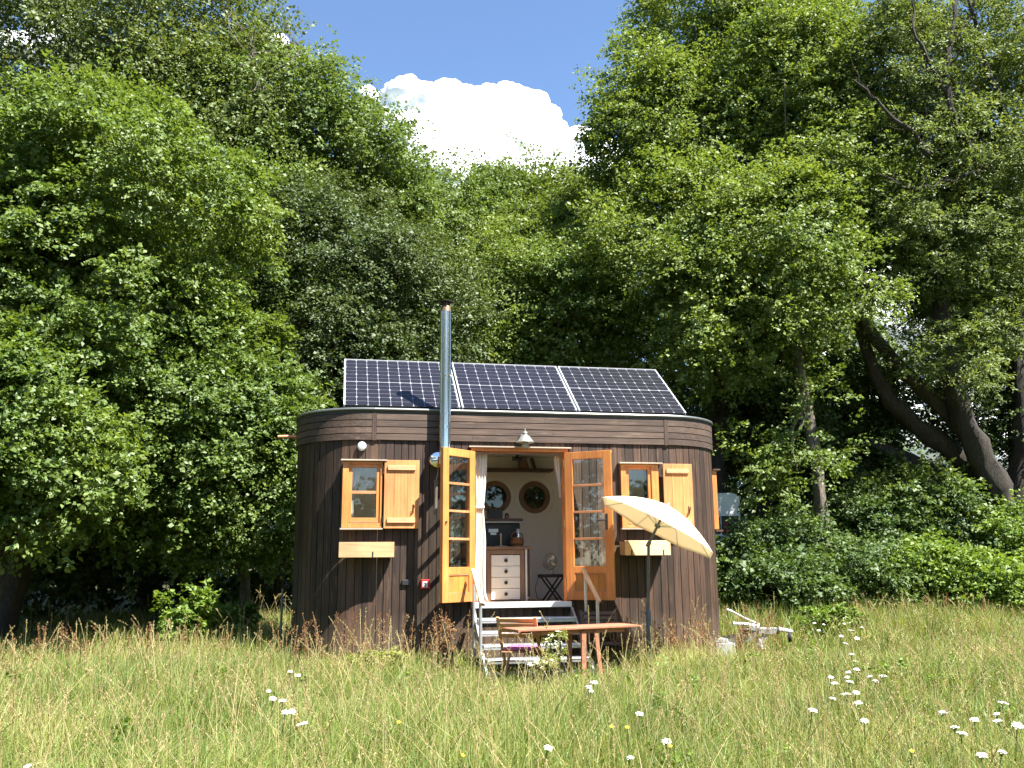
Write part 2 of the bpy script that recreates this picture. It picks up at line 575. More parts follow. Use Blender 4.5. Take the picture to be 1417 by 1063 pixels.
# membrane behind the boards, so that gaps read dark: front pieces round the openings, then the rest
mb = MB()
def backing(x0, x1, z0, z1): mb.box(x0, x1, 0.026, 0.05, z0, z1)
backing(XA + 0.09, DOOR[0], 0, ZT); backing(DOOR[1], WIN2[0], 0, ZT); backing(WIN2[1], XB, 0, ZT)
backing(DOOR[0], DOOR[1], 0, DOOR[2]); backing(DOOR[0], DOOR[1], DOOR[3], ZT)
backing(WIN2[0], WIN2[1], 0, WIN2[2]); backing(WIN2[0], WIN2[1], WIN2[3], ZT)
sweep(mb, LF, BACKS, 0, ZT, -0.05, -0.026)
for a, b in ((XA, 2.36), (2.86, 3.03), (3.53, XB)): mb.box(a, b, WD - 0.05, WD - 0.026, 0, ZT)
for a, b in ((2.36, 2.86), (3.03, 3.53)):
    mb.box(a, b, WD - 0.05, WD - 0.026, 0, 2.11); mb.box(a, b, WD - 0.05, WD - 0.026, 2.61, ZT)
sweep(mb, BACKS + LF, PER - 0.40, 0, ZT, -0.05, -0.026)
sweep(mb, PER - 0.40, PER - 1e-4, 0, 1.78, -0.05, -0.026); sweep(mb, PER - 0.40, PER - 1e-4, 2.64, ZT, -0.05, -0.026)
mb.build('wall_membrane', M_SHADE, house)

# fascia: four courses of horizontal boards with upright cover boards
fa = MB()
zc = (ZT - ZF) / 4
cuts = [0.0, LF, LF + ARC, LF + ARC + SID + ARC, BACKS + LF, BACKS + LF + ARC * 2 + SID]
for i in range(len(cuts) - 1):
    a, b = cuts[i], cuts[i + 1]
    for k in range(4):
        cut = [a + 0.03] + ([a + (b - a) * random.uniform(0.3, 0.7)] if b - a > 3 else []) + [b - 0.03]
        for j in range(len(cut) - 1):
            sweep(fa, cut[j] + 0.001, cut[j + 1] - 0.001, ZF + k * zc + 0.005, ZF + (k + 1) * zc - 0.006, 0.006, 0.028 + random.uniform(0, 0.003))
fa.build('fascia', M_FASCIA, house)
for c in cuts[:-1]:
    fc = MB()
    if c == 0: sweep(fc, PER - 0.029, PER - 1e-5, ZF - 0.004, ZT, 0.006, 0.034); sweep(fc, 0, 0.029, ZF - 0.004, ZT, 0.006, 0.034)
    else: sweep(fc, c - 0.029, c + 0.029, ZF - 0.004, ZT, 0.006, 0.034)
    fc.build('fascia_cover', M_BOARD, house)

# roof
rf = MB()
ring = [path(PER * k / 160)for k in range(160)]
rf.prism([(p[0] + n[0] * 0.02, p[1] + n[1] * 0.02, ZT + 0.003) for p, n in ring], (0, 0, 0.055))
roof = rf.build('roof', M_ROOFM, house)
rr = MB()
rr.tube([(p[0] + n[0] * 0.035, p[1] + n[1] * 0.035, ZT + 0.058) for p, n in ring] + [(ring[0][0][0], -0.035, ZT + 0.058)], 0.021, 8)
rr.build('roof_edging', M_RIM, roof, smooth=True)

# inside: lining, floor, ceiling
inn = MB()
X0, X1, Y0, Y1 = -0.35, 5.60, 0.056, 2.34
inn.box(X0, X0 + 0.03, 0.6, Y1, 0.68, 3.06); inn.box(X1 - 0.03, X1, 0.6, Y1, 0.68, 3.06)
def inner_front(x0, x1, z0, z1): inn.box(x0, x1, Y0, Y0 + 0.03, z0, z1)
inner_front(XA + 0.09, DOOR[0], 0.68, 3.06); inner_front(DOOR[1], WIN2[0], 0.68, 3.06); inner_front(WIN2[1], XB, 0.68, 3.06)
inner_front(DOOR[0], DOOR[1], DOOR[3], 3.06); inner_front(WIN2[0], WIN2[1], 0.68, WIN2[2]); inner_front(WIN2[0], WIN2[1], WIN2[3], 3.06)
# back wall with two round holes
def holed(mb, cx_, cz_, r, x0, x1, z0, z1, y0, y1, n=48):
    o, i = [], []
    for k in range(n):
        t = 2 * math.pi * k / n
        c, s_ = math.cos(t), math.sin(t)
        i.append((cx_ + r * c, cz_ + r * s_))
        f = min(((x1 if c > 0 else x0) - cx_) / c if abs(c) > 1e-6 else 9, ((z1 if s_ > 0 else z0) - cz_) / s_ if abs(s_) > 1e-6 else 9)
        o.append((cx_ + f * c, cz_ + f * s_))
    vs, fs = [], []
    for k in range(n):
        vs += [(i[k][0], y0, i[k][1]), (o[k][0], y0, o[k][1]), (i[k][0], y1, i[k][1]), (o[k][0], y1, o[k][1])]
    for k in range(n):
        a, b = 4 * k, 4 * ((k + 1) % n)
        fs += [(a, a + 1, b + 1, b), (a + 2, b + 2, b + 3, a + 3), (a, b, b + 2, a + 2)]
    mb.add(vs, fs)
holed(inn, PORT[0][0], PORT[0][1], 0.26, 2.275, 2.945, 2.025, 2.695, Y1, Y1 + 0.1)
holed(inn, PORT[1][0], PORT[1][1], 0.26, 2.945, 3.615, 2.025, 2.695, Y1, Y1 + 0.1)
inn.box(X0, 2.275, Y1, Y1 + 0.1, 0.68, 3.06); inn.box(3.615, X1, Y1, Y1 + 0.1, 0.68, 3.06)
inn.box(2.275, 3.615, Y1, Y1 + 0.1, 0.68, 2.025); inn.box(2.275, 3.615, Y1, Y1 + 0.1, 2.695, 3.06)
for k in range(40):                                # thin cover strips between the lining boards
    xx = X0 + 0.1 + k * 0.145
    if 2.2 < xx < 3.7: inn.box(xx, xx + 0.012, Y1 - 0.005, Y1 - 0.0005, 0.70, 1.98)
inn.build('lining', M_WHITE, house)
def slab(z0, z1, inset):
    pl_ = [(p[0] - n[0] * inset, p[1] - n[1] * inset, z0) for p, n in ring]
    return MB().prism(pl_, (0, 0, z1 - z0))
slab(0.66, 0.70, 0.06).build('floor', M_FLOOR, house)
slab(3.03, 3.06, 0.095).build('ceiling', M_WHITE, house)
MB().box(2.2, 3.56, 2.09, Y1 - 0.001, 2.775, 2.82).build('shelf', M_DARKWOOD, house, bevel=0.004)
sp = MB(); sp.tube([(2.92, 2.0, 3.03), (2.92, 2.0, 2.98)], 0.02, 10); sp.tube([(2.84, 2.0, 2.965), (3.0, 1.96, 2.95)], 0.03, 10)
sp.build('ceiling_spot', M_IRON, house, smooth=True)

for px_, pz_ in PORT:
    p = MB(); p.lathe([(0.185, 0.0), (0.27, 0.0), (0.275, 0.012), (0.27, 0.03), (0.20, 0.034), (0.185, 0.02)], (px_, Y1 - 0.001, pz_), 48, (0, -1, 0))
    p2 = MB()
    # ring frame as a real annulus
    n = 48; vs = []; fs = []
    for k in range(n):
        t = 2 * math.pi * k / n
        for r_, y_ in ((0.188, Y1 + 0.12), (0.188, Y1 - 0.03), (0.20, Y1 - 0.036), (0.262, Y1 - 0.03), (0.27, Y1 - 0.001), (0.258, Y1 + 0.12)):
            vs.append((px_ + r_ * math.cos(t), y_, pz_ + r_ * math.sin(t)))
    for k in range(n):
        for j in range(6):
            a, b = k * 6 + j, k * 6 + (j + 1) % 6
            c, d = ((k + 1) % n) * 6 + (j + 1) % 6, ((k + 1) % n) * 6 + j
            fs.append((a, b, c, d))
    p2.add(vs, fs)
    pw = p2.build('porthole', M_DRESS, house, smooth=True)
    MB().lathe([(0.189, 0), (0.189, 0.006)], (px_, Y1 + 0.05, pz_), 48, (0, 1, 0)).build('pane', M_GLASSD, pw)
    tr = MB(); tr.tube([(px_ + 0.34 * math.cos(2 * math.pi * k / 64), Y1 - 0.004, pz_ + 0.34 * math.sin(2 * math.pi * k / 64)) for k in range(65)], 0.007, 6)
    tr.build('trim_ring', M_CREAM, pw, smooth=True)
    orr = MB()
    vs = []; fs = []
    for k in range(n):
        t = 2 * math.pi * k / n
        for r_, y_ in ((0.20, WD + 0.002), (0.20, WD + 0.035), (0.39, WD + 0.035), (0.39, WD + 0.002)):
            vs.append((px_ + r_ * math.cos(t), y_, pz_ + r_ * math.sin(t)))
    for k in range(n):
        for j in range(4):
            fs.append((k * 4 + j, k * 4 + (j + 1) % 4, ((k + 1) % n) * 4 + (j + 1) % 4, ((k + 1) % n) * 4 + j))
    orr.add(vs, fs); orr.build('outer_ring', M_LARCH, pw)

# doorway: frame, drip board, threshold
df = MB()
df.box(1.855, 1.902, -0.035, 0.16, 0.70, 2.83); df.box(3.208, 3.262, -0.035, 0.16, 0.70, 2.83); df.box(1.855, 3.262, -0.036, 0.16, 2.83, 2.875)
df.build('door_frame', M_LARCH, house, bevel=0.004)
MB().box(1.82, 3.30, -0.085, -0.003, 2.878, 2.896).build('drip_board', M_WEATH, house)
MB().box(1.86, 3.25, -0.13, 0.055, 0.672, 0.748).build('threshold', M_ALU, house, bevel=0.008)


def leaf(hinge, end, z0, z1, w, flip, lab):
    d = Vector((end[0] - hinge[0], end[1] - hinge[1], 0)).normalized()
    nrm = Vector((0, 0, 1)).cross(d) * (-1 if flip else 1)       # towards the seen (inner) face
    xf = Matrix(((d.x, nrm.x, 0, hinge[0]), (d.y, nrm.y, 0, hinge[1]), (0, 0, 1, z0), (0, 0, 0, 1)))
    H = z1 - z0
    T = 0.056
    st, gb, gt = 0.118, 0.46, H - 0.105
    f = MB(xf)
    f.box(0, st, -T / 2, T / 2, 0, H); f.box(w - st, w, -T / 2, T / 2, 0, H)
    f.box(st, w - st, -T / 2 + 0.001, T / 2 - 0.001, gt, H); f.box(st, w - st, -T / 2 + 0.001, T / 2 - 0.001, 0, 0.115)
    f.box(st, w - st, -T / 2 + 0.001, T / 2 - 0.001, 0.365, gb)
    dr = f.build('door', M_LARCH, house, bevel=0.004, label=lab)
    hh = (gt - gb) / 4
    for k in (1, 2, 3):
        g = MB(xf); g.box(st - 0.002, w - st + 0.002, -0.022, 0.022, gb + hh * k - 0.016, gb + hh * k + 0.016)
        g.build('glazing_bar', M_MUNTIN, dr, bevel=0.003)
    MB(xf).box(st - 0.003, w - st + 0.003, -0.004, 0.004, gb - 0.003, gt + 0.003).build('pane', M_GLASS, dr)
    p = MB(xf)
    nb = 4
    pw_ = (w - 2 * st) / nb
    for k in range(nb): p.box(st + pw_ * k + 0.001, st + pw_ * (k + 1) - 0.001, -0.012, 0.012, 0.115, 0.365)
    p.build('lower_panel', M_LARCHD, dr, bevel=0.003)
    mo = MB(xf)
    for y_ in (0.013,):
        mo.box(st, w - st, y_, 0.024, 0.115, 0.13); mo.box(st, w - st, y_, 0.024, 0.35, 0.365)
        mo.box(st, st + 0.015, y_, 0.024, 0.13, 0.35); mo.box(w - st - 0.015, w - st, y_, 0.024, 0.13, 0.35)
    mo.build('panel_moulding', M_MUNTIN, dr, bevel=0.003)
    for zz in (0.2, 1.0, 1.85):
        h = MB(xf); h.tube([(-0.012, 0.02, zz), (-0.012, 0.02, zz + 0.1)], 0.01, 8); h.build('hinge', M_BRASS, dr, smooth=True)
    return dr, xf, T

d1, xf1, T1 = leaf((1.895, -0.03), (1.395, -0.47), 0.765, 2.82, 0.67, False, None)
d2, xf2, T2 = leaf((3.215, -0.03), (3.76, -0.43), 0.765, 2.82, 0.70, True, None)
h = MB(xf2); h.box(0.60, 0.632, 0.028, 0.036, 0.95, 1.17); h.tube([(0.616, 0.036, 1.08), (0.616, 0.075, 1.08), (0.50, 0.08, 1.08)], 0.009, 8)
h.build('handle', M_IRON, d2, smooth=True)
h = MB(xf2); h.box(0.7005, 0.704, -0.012, 0.012, 0.03, 2.02); h.build('lock_strip', M_BRASS, d2)
h = MB(xf1); h.tube([(0.616, 0.03, 1.05), (0.616, 0.05, 1.05)], 0.014, 8); h.build('handle', M_IRON, d1, smooth=True)


def window(x0, x1, z0, z1, g, bar, lab):
    """x0..x1 box frame on the wall, g = glass opening"""
    f = MB()
    gx0, gx1, gz0, gz1 = g
    yo, yi = -0.075, 0.10
    f.box(x0, gx0 - 0.05, yo, yi, z0, z1); f.box(gx1 + 0.05, x1, yo, yi, z0, z1)
    f.box(gx0 - 0.05, gx1 + 0.05, yo, yi, gz1 + 0.045, z1); f.box(gx0 - 0.05, gx1 + 0.05, yo, yi, z0, gz0 - 0.075)
    w = f.build('window', M_LARCH, house, bevel=0.004, label=lab)
    s_ = MB()
    s_.box(gx0 - 0.05, gx0, -0.052, 0.0, gz0 - 0.075, gz1 + 0.045); s_.box(gx1, gx1 + 0.05, -0.052, 0.0, gz0 - 0.075, gz1 + 0.045)
    s_.box(gx0, gx1, -0.051, 0.0, gz1, gz1 + 0.045); s_.box(gx0, gx1, -0.051, 0.0, gz0 - 0.075, gz0)
    s_.build('sash', M_LARCH, w, bevel=0.004)
    if bar:
        MB().box(gx0 - 0.001, gx1 + 0.001, -0.045, -0.01, bar - 0.02, bar + 0.02).build('glazing_bar', M_MUNTIN, w, bevel=0.003)
    MB().box(gx0 - 0.004, gx1 + 0.004, -0.022, -0.016, gz0 - 0.004, gz1 + 0.004).build('pane', M_GLASS, w)
    MB().box(x0 - 0.03, x1 + 0.055, -0.125, 0.0, z1 + 0.004, z1 + 0.024).build('drip_board', M_WEATH, w, bevel=0.003)
    MB().box(x0 - 0.02, x1 + 0.01, -0.11, 0.0, z0 - 0.026, z0 - 0.004).build('sill', M_WEATH, w, bevel=0.003)
    MB().box(gx0 - 0.02, gx1 + 0.03, -0.07, -0.053, gz0 - 0.07, gz0 - 0.045).build('weather_bar', M_MUNTIN, w, bevel=0.003)
    return w

window(0.085, 0.625, 1.755, 2.655, (0.215, 0.545, 1.89, 2.575), 2.235, None)
window(4.03, 4.60, 1.755, 2.665, (4.155, 4.445, 1.87, 2.59), None, None)


def shutter(x0, x1, z0, z1, lx):
    f = MB()
    n = 3
    ws = [0.0, 0.29, 0.66, 1.0]
    for k in range(n):
        a, b = x0 + (x1 - x0) * ws[k], x0 + (x1 - x0) * ws[k + 1]
        f.box(a + 0.001, b - 0.001, -0.112, -0.086, z0, z1)
    sh = f.build('shutter', M_SHUT, house, bevel=0.003)
    for zz in (z0 + 0.075, z1 - 0.14):
        MB().box(x0 + 0.045, x1 - 0.055, -0.136, -0.113, zz, zz + 0.065).build('batten', M_PINEO, sh, bevel=0.003)
    l = MB(); l.box(lx - 0.006, lx + 0.006, -0.122, -0.113, z0 + 0.21, z0 + 0.33); l.tube([(lx, -0.12, z0 + 0.22), (lx - 0.005, -0.15, z0 + 0.25), (lx + 0.012, -0.155, z0 + 0.31)], 0.008, 6)
    l.build('latch', M_IRON, sh)
    for zz in (z0 + 0.12, z1 - 0.12):
        p = MB(); p.tube([(x0 - 0.012, -0.09, zz - 0.04), (x0 - 0.012, -0.09, zz + 0.04)], 0.011, 8)
        p.build('hinge', M_IRON, sh)
    for xa, xb, yb in ((x0 + 0.05, x0 + 0.075, -0.012), (x1 - 0.08, x1 - 0.05, 0.05)):
        st_ = MB(); st_.box(xa, xb, -0.085, yb, z0 + 0.05, z0 + 0.1)
        st_.build('stay', M_IRON, sh)
    return sh

shutter(0.645, 1.125, 1.745, 2.675, 1.045)
shutter(4.66, 5.105, 1.735, 2.675, 5.03)

# window on the right hand corner, seen from its side
t = R(-90 + 80)
xfc = Matrix(((-math.sin(t), math.cos(t), 0, XB + RC * math.cos(t)), (math.cos(t), math.sin(t), 0, RC + RC * math.sin(t)), (0, 0, 1, 0), (0, 0, 0, 1)))
w = MB(xfc)
for a, b in ((-0.27, -0.19), (0.19, 0.27)): w.box(a, b, -0.06, 0.034, 1.76, 2.66)
w.box(-0.19, 0.19, -0.06, 0.033, 1.76, 1.86); w.box(-0.19, 0.19, -0.06, 0.033, 2.57, 2.66)
w = w.build('window', M_LARCH, house, bevel=0.004)
MB(xfc).box(-0.195, 0.195, 0.012, 0.018, 1.855, 2.575).build('pane', M_GLASS, w)
MB(xfc).box(-0.3, 0.3, -0.02, 0.09, 2.664, 2.686).build('drip_board', M_DARKWOOD, w)
MB(xfc).box(-0.3, 0.3, -0.02, 0.09, 1.725, 1.752).build('sill', M_DARKWOOD, w)

# flue on the front wall
fl = MB()
cx_, cy_ = 1.468, -0.17
fl.lathe([(0.083, 2.62), (0.083, 3.80), (0.083, 3.801), (0.083, 4.80)], (cx_, cy_, 0), 32)
flue = fl.build('chimney', M_STEEL, house, smooth=True)
for pr_ in ([(0.083, 3.86), (0.092, 3.865), (0.092, 3.895), (0.083, 3.90)], [(0.083, 3.30), (0.088, 3.303), (0.088, 3.315), (0.083, 3.32)]):
    c = MB(); c.lathe(pr_, (cx_, cy_, 0), 32); c.build('locking_band', M_STEEL, flue, smooth=True)
c = MB(); c.lathe([(0.08, 4.80), (0.075, 4.84), (0.066, 4.875), (0.064, 4.88)], (cx_, cy_, 0), 32); c.build('flue_tip', M_RUST, flue, smooth=True)
c = MB(); c.lathe([(0.055, 4.875), (0.06, 4.90), (0.062, 4.935)], (cx_, cy_, 0), 24)
c.lathe([(0.07, 4.935), (0.105, 4.945), (0.105, 4.952), (0.03, 4.965)], (cx_, cy_, 0), 24)
for k in range(4): c.beam((cx_ + 0.075 * math.cos(k * 1.57), cy_ + 0.075 * math.sin(k * 1.57), 4.86), (cx_ + 0.085 * math.cos(k * 1.57), cy_ + 0.085 * math.sin(k * 1.57), 4.94), 0.012, 0.004)
c.build('chimney_cap', M_SOOT, flue, smooth=True)
c = MB()
c.lathe([(0.115, 0.0), (0.12, 0.01), (0.12, 0.09), (0.105, 0.115), (0.06, 0.13), (0.0, 0.135)], (1.37, -0.06, 2.68), 32, (0, -1, 0))
c.build('inspection_cover', M_STEEL, flue, smooth=True)
c = MB(); c.tube([(cx_, cy_, 2.70), (cx_, -0.02, 2.66)], 0.08, 24); c.build('wall_elbow', M_STEEL, flue, smooth=True)
for zz in (3.12,):
    c = MB(); c.box(cx_ - 0.012, cx_ + 0.012, cy_ + 0.08, 0.0, zz, zz + 0.03); c.lathe([(0.084, zz), (0.089, zz), (0.089, zz + 0.03), (0.084, zz + 0.03)], (cx_, cy_, 0), 24); c.build('bracket', M_STEEL, flue)

# small fixtures of the house
v = MB(); yv = -0.012
v.lathe([(0.062, 0.0), (0.062, 0.035), (0.056, 0.045), (0.045, 0.05), (0.0, 0.052)], (0.335, 0.012, 2.872), 28, (0, -1, 0)); v.build('round_vent', M_PLASTIC, house, smooth=True)
b_ = MB(); b_.box(0.915, 1.035, -0.035, 0.0, 0.99, 1.062); b_.build('socket_box', M_IRON, house, bevel=0.006)
p1 = at(390, 590, 0.9)
g_ = MB(); g_.tube([(-0.58, 1.0, 3.13), (-0.70, 0.99, 3.125), (-0.86, 0.98, 3.115)], 0.028, 14); g_.build('water_spout', M_COPPER, house, smooth=True)

# ------------------------------------------------------------------ things on and by the house
a_ = thing('alarm_box', (1.22, -0.02, 0.94), 'small red box with a white key plate on the dark boards', 'key box')
MB().box(1.162, 1.285, -0.055, -0.004, 0.94, 1.065).build('housing', M_RED, a_, bevel=0.008)
MB().box(1.19, 1.257, -0.059, -0.056, 0.958, 1.04).build('label_plate', M_PAPER, a_)
k = MB(); k.lathe([(0.012, 0), (0.012, 0.002)], (1.224, -0.0595, 1.012), 14, (0, -1, 0)); k.box(1.219, 1.229, -0.0615, -0.0595, 0.97, 1.0); k.box(1.229, 1.237, -0.0615, -0.0595, 0.975, 0.982)
k.build('key_symbol', M_IRON, a_)

lp = thing('wall_lamp', (2.6, -0.03, 2.93), 'aged metal barn lamp with conical shade above the open doors', 'wall lamp')
c = MB(); c.lathe([(0.045, 0), (0.045, 0.02), (0.03, 0.03)], (2.585, -0.031, 3.03), 16, (0, -1, 0)); c.tube([(2.585, -0.05, 3.03), (2.59, -0.12, 3.05), (2.605, -0.17, 3.03)], 0.014, 8); c.build('arm', M_IRON, lp, smooth=True)
c = MB(); c.lathe([(0.122, -0.005), (0.126, 0.0), (0.064, 0.085), (0.038, 0.1), (0.032, 0.12), (0.04, 0.132), (0.033, 0.144), (0.012, 0.155), (0.008, 0.195), (0.0, 0.2)], (2.605, -0.17, 2.945), 28); c.build('shade', M_LAMP, lp, smooth=True)
c = MB(); c.lathe([(0.045, 0.0), (0.05, -0.04), (0.04, -0.075), (0.0, -0.085)], (2.605, -0.17, 2.939), 20); c.build('glass_globe', plain('smoky lamp glass', (0.35, 0.34, 0.27), 0.15, coat=0.5), lp, smooth=True)

wc = thing('wind_chime', (1.345, -0.16, 1.93), 'thin brown wooden tube hanging on a string beside the flue', 'wind chime')
c = MB(); c.tube([(1.345, -0.16, 1.93), (1.35, -0.16, 2.40)], [0.024, 0.027], 10); c.build('tube', wood('grey brown tube', (0.10, 0.075, 0.055), (0.18, 0.14, 0.11)), wc, smooth=True)
c = MB(); c.tube([(1.35, -0.16, 2.40), (1.37, -0.13, 2.47), (1.385, -0.13, 2.60)], 0.005, 6); c.build('string', M_WEATH, wc)

for (x0, x1, z0, z1, nclip, lab) in ((0.06, 0.785, 1.36, 1.56, (0.6,), 'pale pine flower box below the left window, mounted near the flue'), (3.99, 4.66, 1.365, 1.57, (0.13, 0.83), 'pale pine flower box behind the cream parasol')):
    t_ = thing('flower_box', ((x0 + x1) / 2, -0.03, z0), lab, 'flower box', 'flower boxes under the windows')
    yo = -0.285
    f = MB(); f.box(x0, x1, yo, yo + 0.022, z0, z1); f.build('front_board', M_PINEO if x0 < 1 else M_PINE, t_, bevel=0.003)
    f = MB(); f.box(x0 + 0.002, x1 - 0.002, -0.055, -0.035, z0 + 0.02, z1 - 0.012); f.build('back_board', M_PINE, t_)
    for xx in (x0 + 0.004, x1 - 0.026):
        MB().box(xx, xx + 0.022, yo + 0.023, -0.056, z0 + 0.005, z1 - 0.014).build('end_board', M_PINE, t_)
    MB().box(x0 + 0.028, x1 - 0.028, yo + 0.024, -0.057, z0 + 0.006, z0 + 0.024).build('bottom_board', M_PINE, t_)
    MB().box(x0 + 0.028, x1 - 0.028, yo + 0.024, -0.057, z0 + 0.026, z1 - 0.05).build('soil', plain('potting soil', (0.03, 0.022, 0.015), 0.95, var=0.3, scale=60), t_)
    for q in nclip:
        xx = x0 + (x1 - x0) * q
        MB().box(xx, xx + 0.018, yo - 0.004, yo - 0.0006, z0 - 0.005, z0 + 0.075).build('clip', M_IRON, t_)
    for q in (0.18, 0.8):
        xx = x0 + (x1 - x0) * q
        c = MB(); c.box(xx, xx + 0.02, -0.2, 0.0, z0 - 0.012, z0 + 0.004); c.build('bracket', M_IRON, t_)

# solar panels
TILT = R(36.7)
PL = 1.56
for i, (x0, x1, lab) in enumerate(((0.07, 1.715, 'dark solar panel standing behind the chimney at the left of the roof'), (1.745, 3.445, 'middle one of the three dark solar panels on the roof'), (3.475, 5.14, 'dark solar panel on the roof farthest from the chimney'))):
    O = Vector((x0, 0.10, 3.455))
    xf = Matrix.Translation(O) @ Matrix.Rotation(TILT, 4, 'X')
    t_ = thing('solar_panel', (x0, 0.10, 3.455), lab, 'solar panel', 'solar panels on the roof')
    W = x1 - x0
    f = MB(xf); e = 0.017
    e2 = 0.009; f.box(0, e, 0, PL, -0.02, 0.02); f.box(W - e, W, 0, PL, -0.02, 0.02); f.box(e, W - e, PL - e2, PL, -0.0199, 0.0199)
    f.build('frame', plain('panel frame', (0.66, 0.66, 0.68), 0.35, 0.3, var=0.02), t_)
    MB(xf).box(e, W - e, e2, PL - e2, -0.005, 0.006).build('backsheet', M_BACK, t_)
    cm = MB(xf)
    mX, mY, gap, mid = 0.008, 0.004, 0.0058, 0.008
    cw = (W - 2 * e - 2 * mX + gap) / 10
    gr = 0.0105
    ch = (PL - 2 * e - 2 * mY + gr - mid) / 12
    for r_ in range(12):
        for c_ in range(10):
            a, b = e + mX + c_ * cw, e + mX + c_ * cw + cw - gap
            q, w_ = e + mY + r_ * ch + (mid if r_ > 5 else 0), 0
            w_ = q + ch - gr
            k = 0.0145
            z_ = 0.0085
            if r_ % 2: poly = [(a, q), (b, q), (b, w_ - k), (b - k, w_), (a + k, w_), (a, w_ - k)]
            else: poly = [(a + k, q), (b - k, q), (b, q + k), (b, w_), (a, w_), (a, q + k)]
            cm.prism([(p[0], p[1], z_) for p in poly], (0, 0, 0.001))
    cm.build('cells', M_CELL, t_)
    MB(xf).box(e, W - e, 0, e2 - 0.001, -0.0199, 0.012).build('lower_edge', M_BLACK, t_)  # bottom frame bar coloured black to put it in shadow
    for xx in (x0 + 0.25, x1 - 0.28):
        lg = MB(); lg.box(xx, xx + 0.04, 0.13, 0.17, ZT + 0.06, 3.455)
        top = xf @ Vector((xx - x0, PL - 0.25, -0.03))
        lg.beam((xx + 0.02, top.y, ZT + 0.06), (xx + 0.02, top.y, top.z), 0.04, 0.04)
        lg.beam(xf @ Vector((xx - x0 + 0.02, 0.02, -0.042)), xf @ Vector((xx - x0 + 0.02, PL - 0.02, -0.042)), 0.04, 0.04)
        lg.build('mounting_frame', M_BLACK, t_)
    MB(xf).box(0.01, W - 0.01, 0.0, 0.05, -0.055, -0.021).build('lower_rail', M_BLACK, t_)

# ================================================================== inside the doorway
def sheet_curtain(name, parent_args, prof, z_list, y, amp, folds, seed):
    """prof: list of (x_left, x_right) for each z; a pleated cloth"""
    t_ = thing(name, *parent_args)
    n = 40
    vs, fs = [], []
    zs = np.linspace(z_list[0], z_list[-1], 34)
    rr_ = np.random.default_rng(seed)
    ph = rr_.uniform(0, 6.28, 3)
    for z in zs:
        xl = np.interp(-z, [-q for q in z_list], [p[0] for p in prof])
        xr = np.interp(-z, [-q for q in z_list], [p[1] for p in prof])
        for k in range(n + 1):
            u = k / n
            a = amp * (0.7 + 0.3 * math.sin(z * 2 + ph[0]))
            yy = y + a * math.sin(u * folds * 2 * math.pi + ph[1] + 0.5 * math.sin(z * 1.3 + ph[2])) + 0.3 * a * math.sin(u * folds * 4.7 + z)
            vs.append((xl + (xr - xl) * u, yy, z))
    for i in range(len(zs) - 1):
        for k in range(n):
            a = i * (n + 1) + k
            fs.append((a, a + 1, a + n + 2, a + n + 1))
    m = MB(); m.add(vs, fs)
    o = m.build('cloth', M_CURT, t_, smooth=True)
    so = o.modifiers.new('thick', 'SOLIDIFY'); so.thickness = 0.003
    return t_

cu = sheet_curtain('curtain', ((2.0, 0.13, 0.75), 'long white curtain tied back in the open doorway beside the left door', 'curtain'),
                   [(1.925, 2.115), (1.93, 2.10), (1.945, 2.065), (1.945, 2.055), (1.93, 2.09), (1.91, 2.085), (1.93, 2.09), (1.93, 2.13)],
                   [2.81, 2.5, 2.1, 2.04, 1.6, 1.1, 0.85, 0.752], 0.115, 0.028, 4.0, 3)
m = MB(); m.box(1.938, 2.062, 0.075, 0.155, 2.03, 2.075); m.build('tie_band', M_CURT, cu, bevel=0.01)
sheet_curtain('curtain', ((3.17, 0.2, 2.3), 'small gathered piece of white curtain at the right of the doorway top', 'curtain'),
              [(3.10, 3.20), (3.125, 3.20), (3.16, 3.205), (3.18, 3.205)], [2.80, 2.6, 2.4, 2.2], 0.19, 0.012, 2.5, 5)
# curtain inside the left window
sheet_curtain('curtain', ((0.25, 0.15, 1.8), 'white curtain hanging inside the small left window', 'curtain'),
              [(0.18, 0.34), (0.18, 0.30), (0.18, 0.235), (0.18, 0.25)], [2.62, 2.4, 2.15, 1.82], 0.14, 0.014, 3, 8)

dz = 0.70
dr = thing('drawer_cabinet', (2.5, 1.2, dz), 'cream drawer unit in a brown wooden frame, inside the open doorway', 'drawer cabinet')
f = MB(); yf = 0.9
f.box(2.225, 2.29, yf, yf + 0.55, dz, 1.47); f.box(2.735, 2.80, yf, yf + 0.55, dz, 1.47); f.box(2.29, 2.735, yf + 0.001, yf + 0.55, 1.405, 1.47); f.box(2.29, 2.735, yf + 0.01, yf + 0.55, dz, 0.735)
f.build('carcass', M_DRESS, dr, bevel=0.005)
MB().box(2.19, 2.90, yf - 0.03, yf + 0.6, 1.475, 1.52).build('worktop', M_DRESS, dr, bevel=0.005)
MB().box(2.812, 2.838, yf - 0.004, yf + 0.55, dz, 1.472).build('edge_post', M_CREAM, dr)
MB().box(2.84, 2.885, yf + 0.03, yf + 0.55, 0.78, 1.472).build('side_panel', M_DARKWOOD, dr)
MB().box(2.12, 2.218, yf + 0.02, yf + 0.5, dz, 1.47).build('left_cupboard', M_CREAM, dr, bevel=0.004)
hh = (1.395 - 0.745) / 4
for k in range(4):
    z0 = 0.745 + hh * k
    d_ = MB(); d_.box(2.296, 2.729, yf - 0.004, yf + 0.4, z0 + 0.003, z0 + hh - 0.003); d = d_.build('drawer', M_CREAM, dr, bevel=0.003)
    q = MB(); q.lathe([(0.01, 0.0), (0.01, 0.012), (0.026, 0.018), (0.026, 0.028), (0.0, 0.034)], (2.512, yf - 0.005, z0 + hh * 0.5), 18, (0, -1, 0)); q.build('knob', M_BLACK, d, smooth=True)

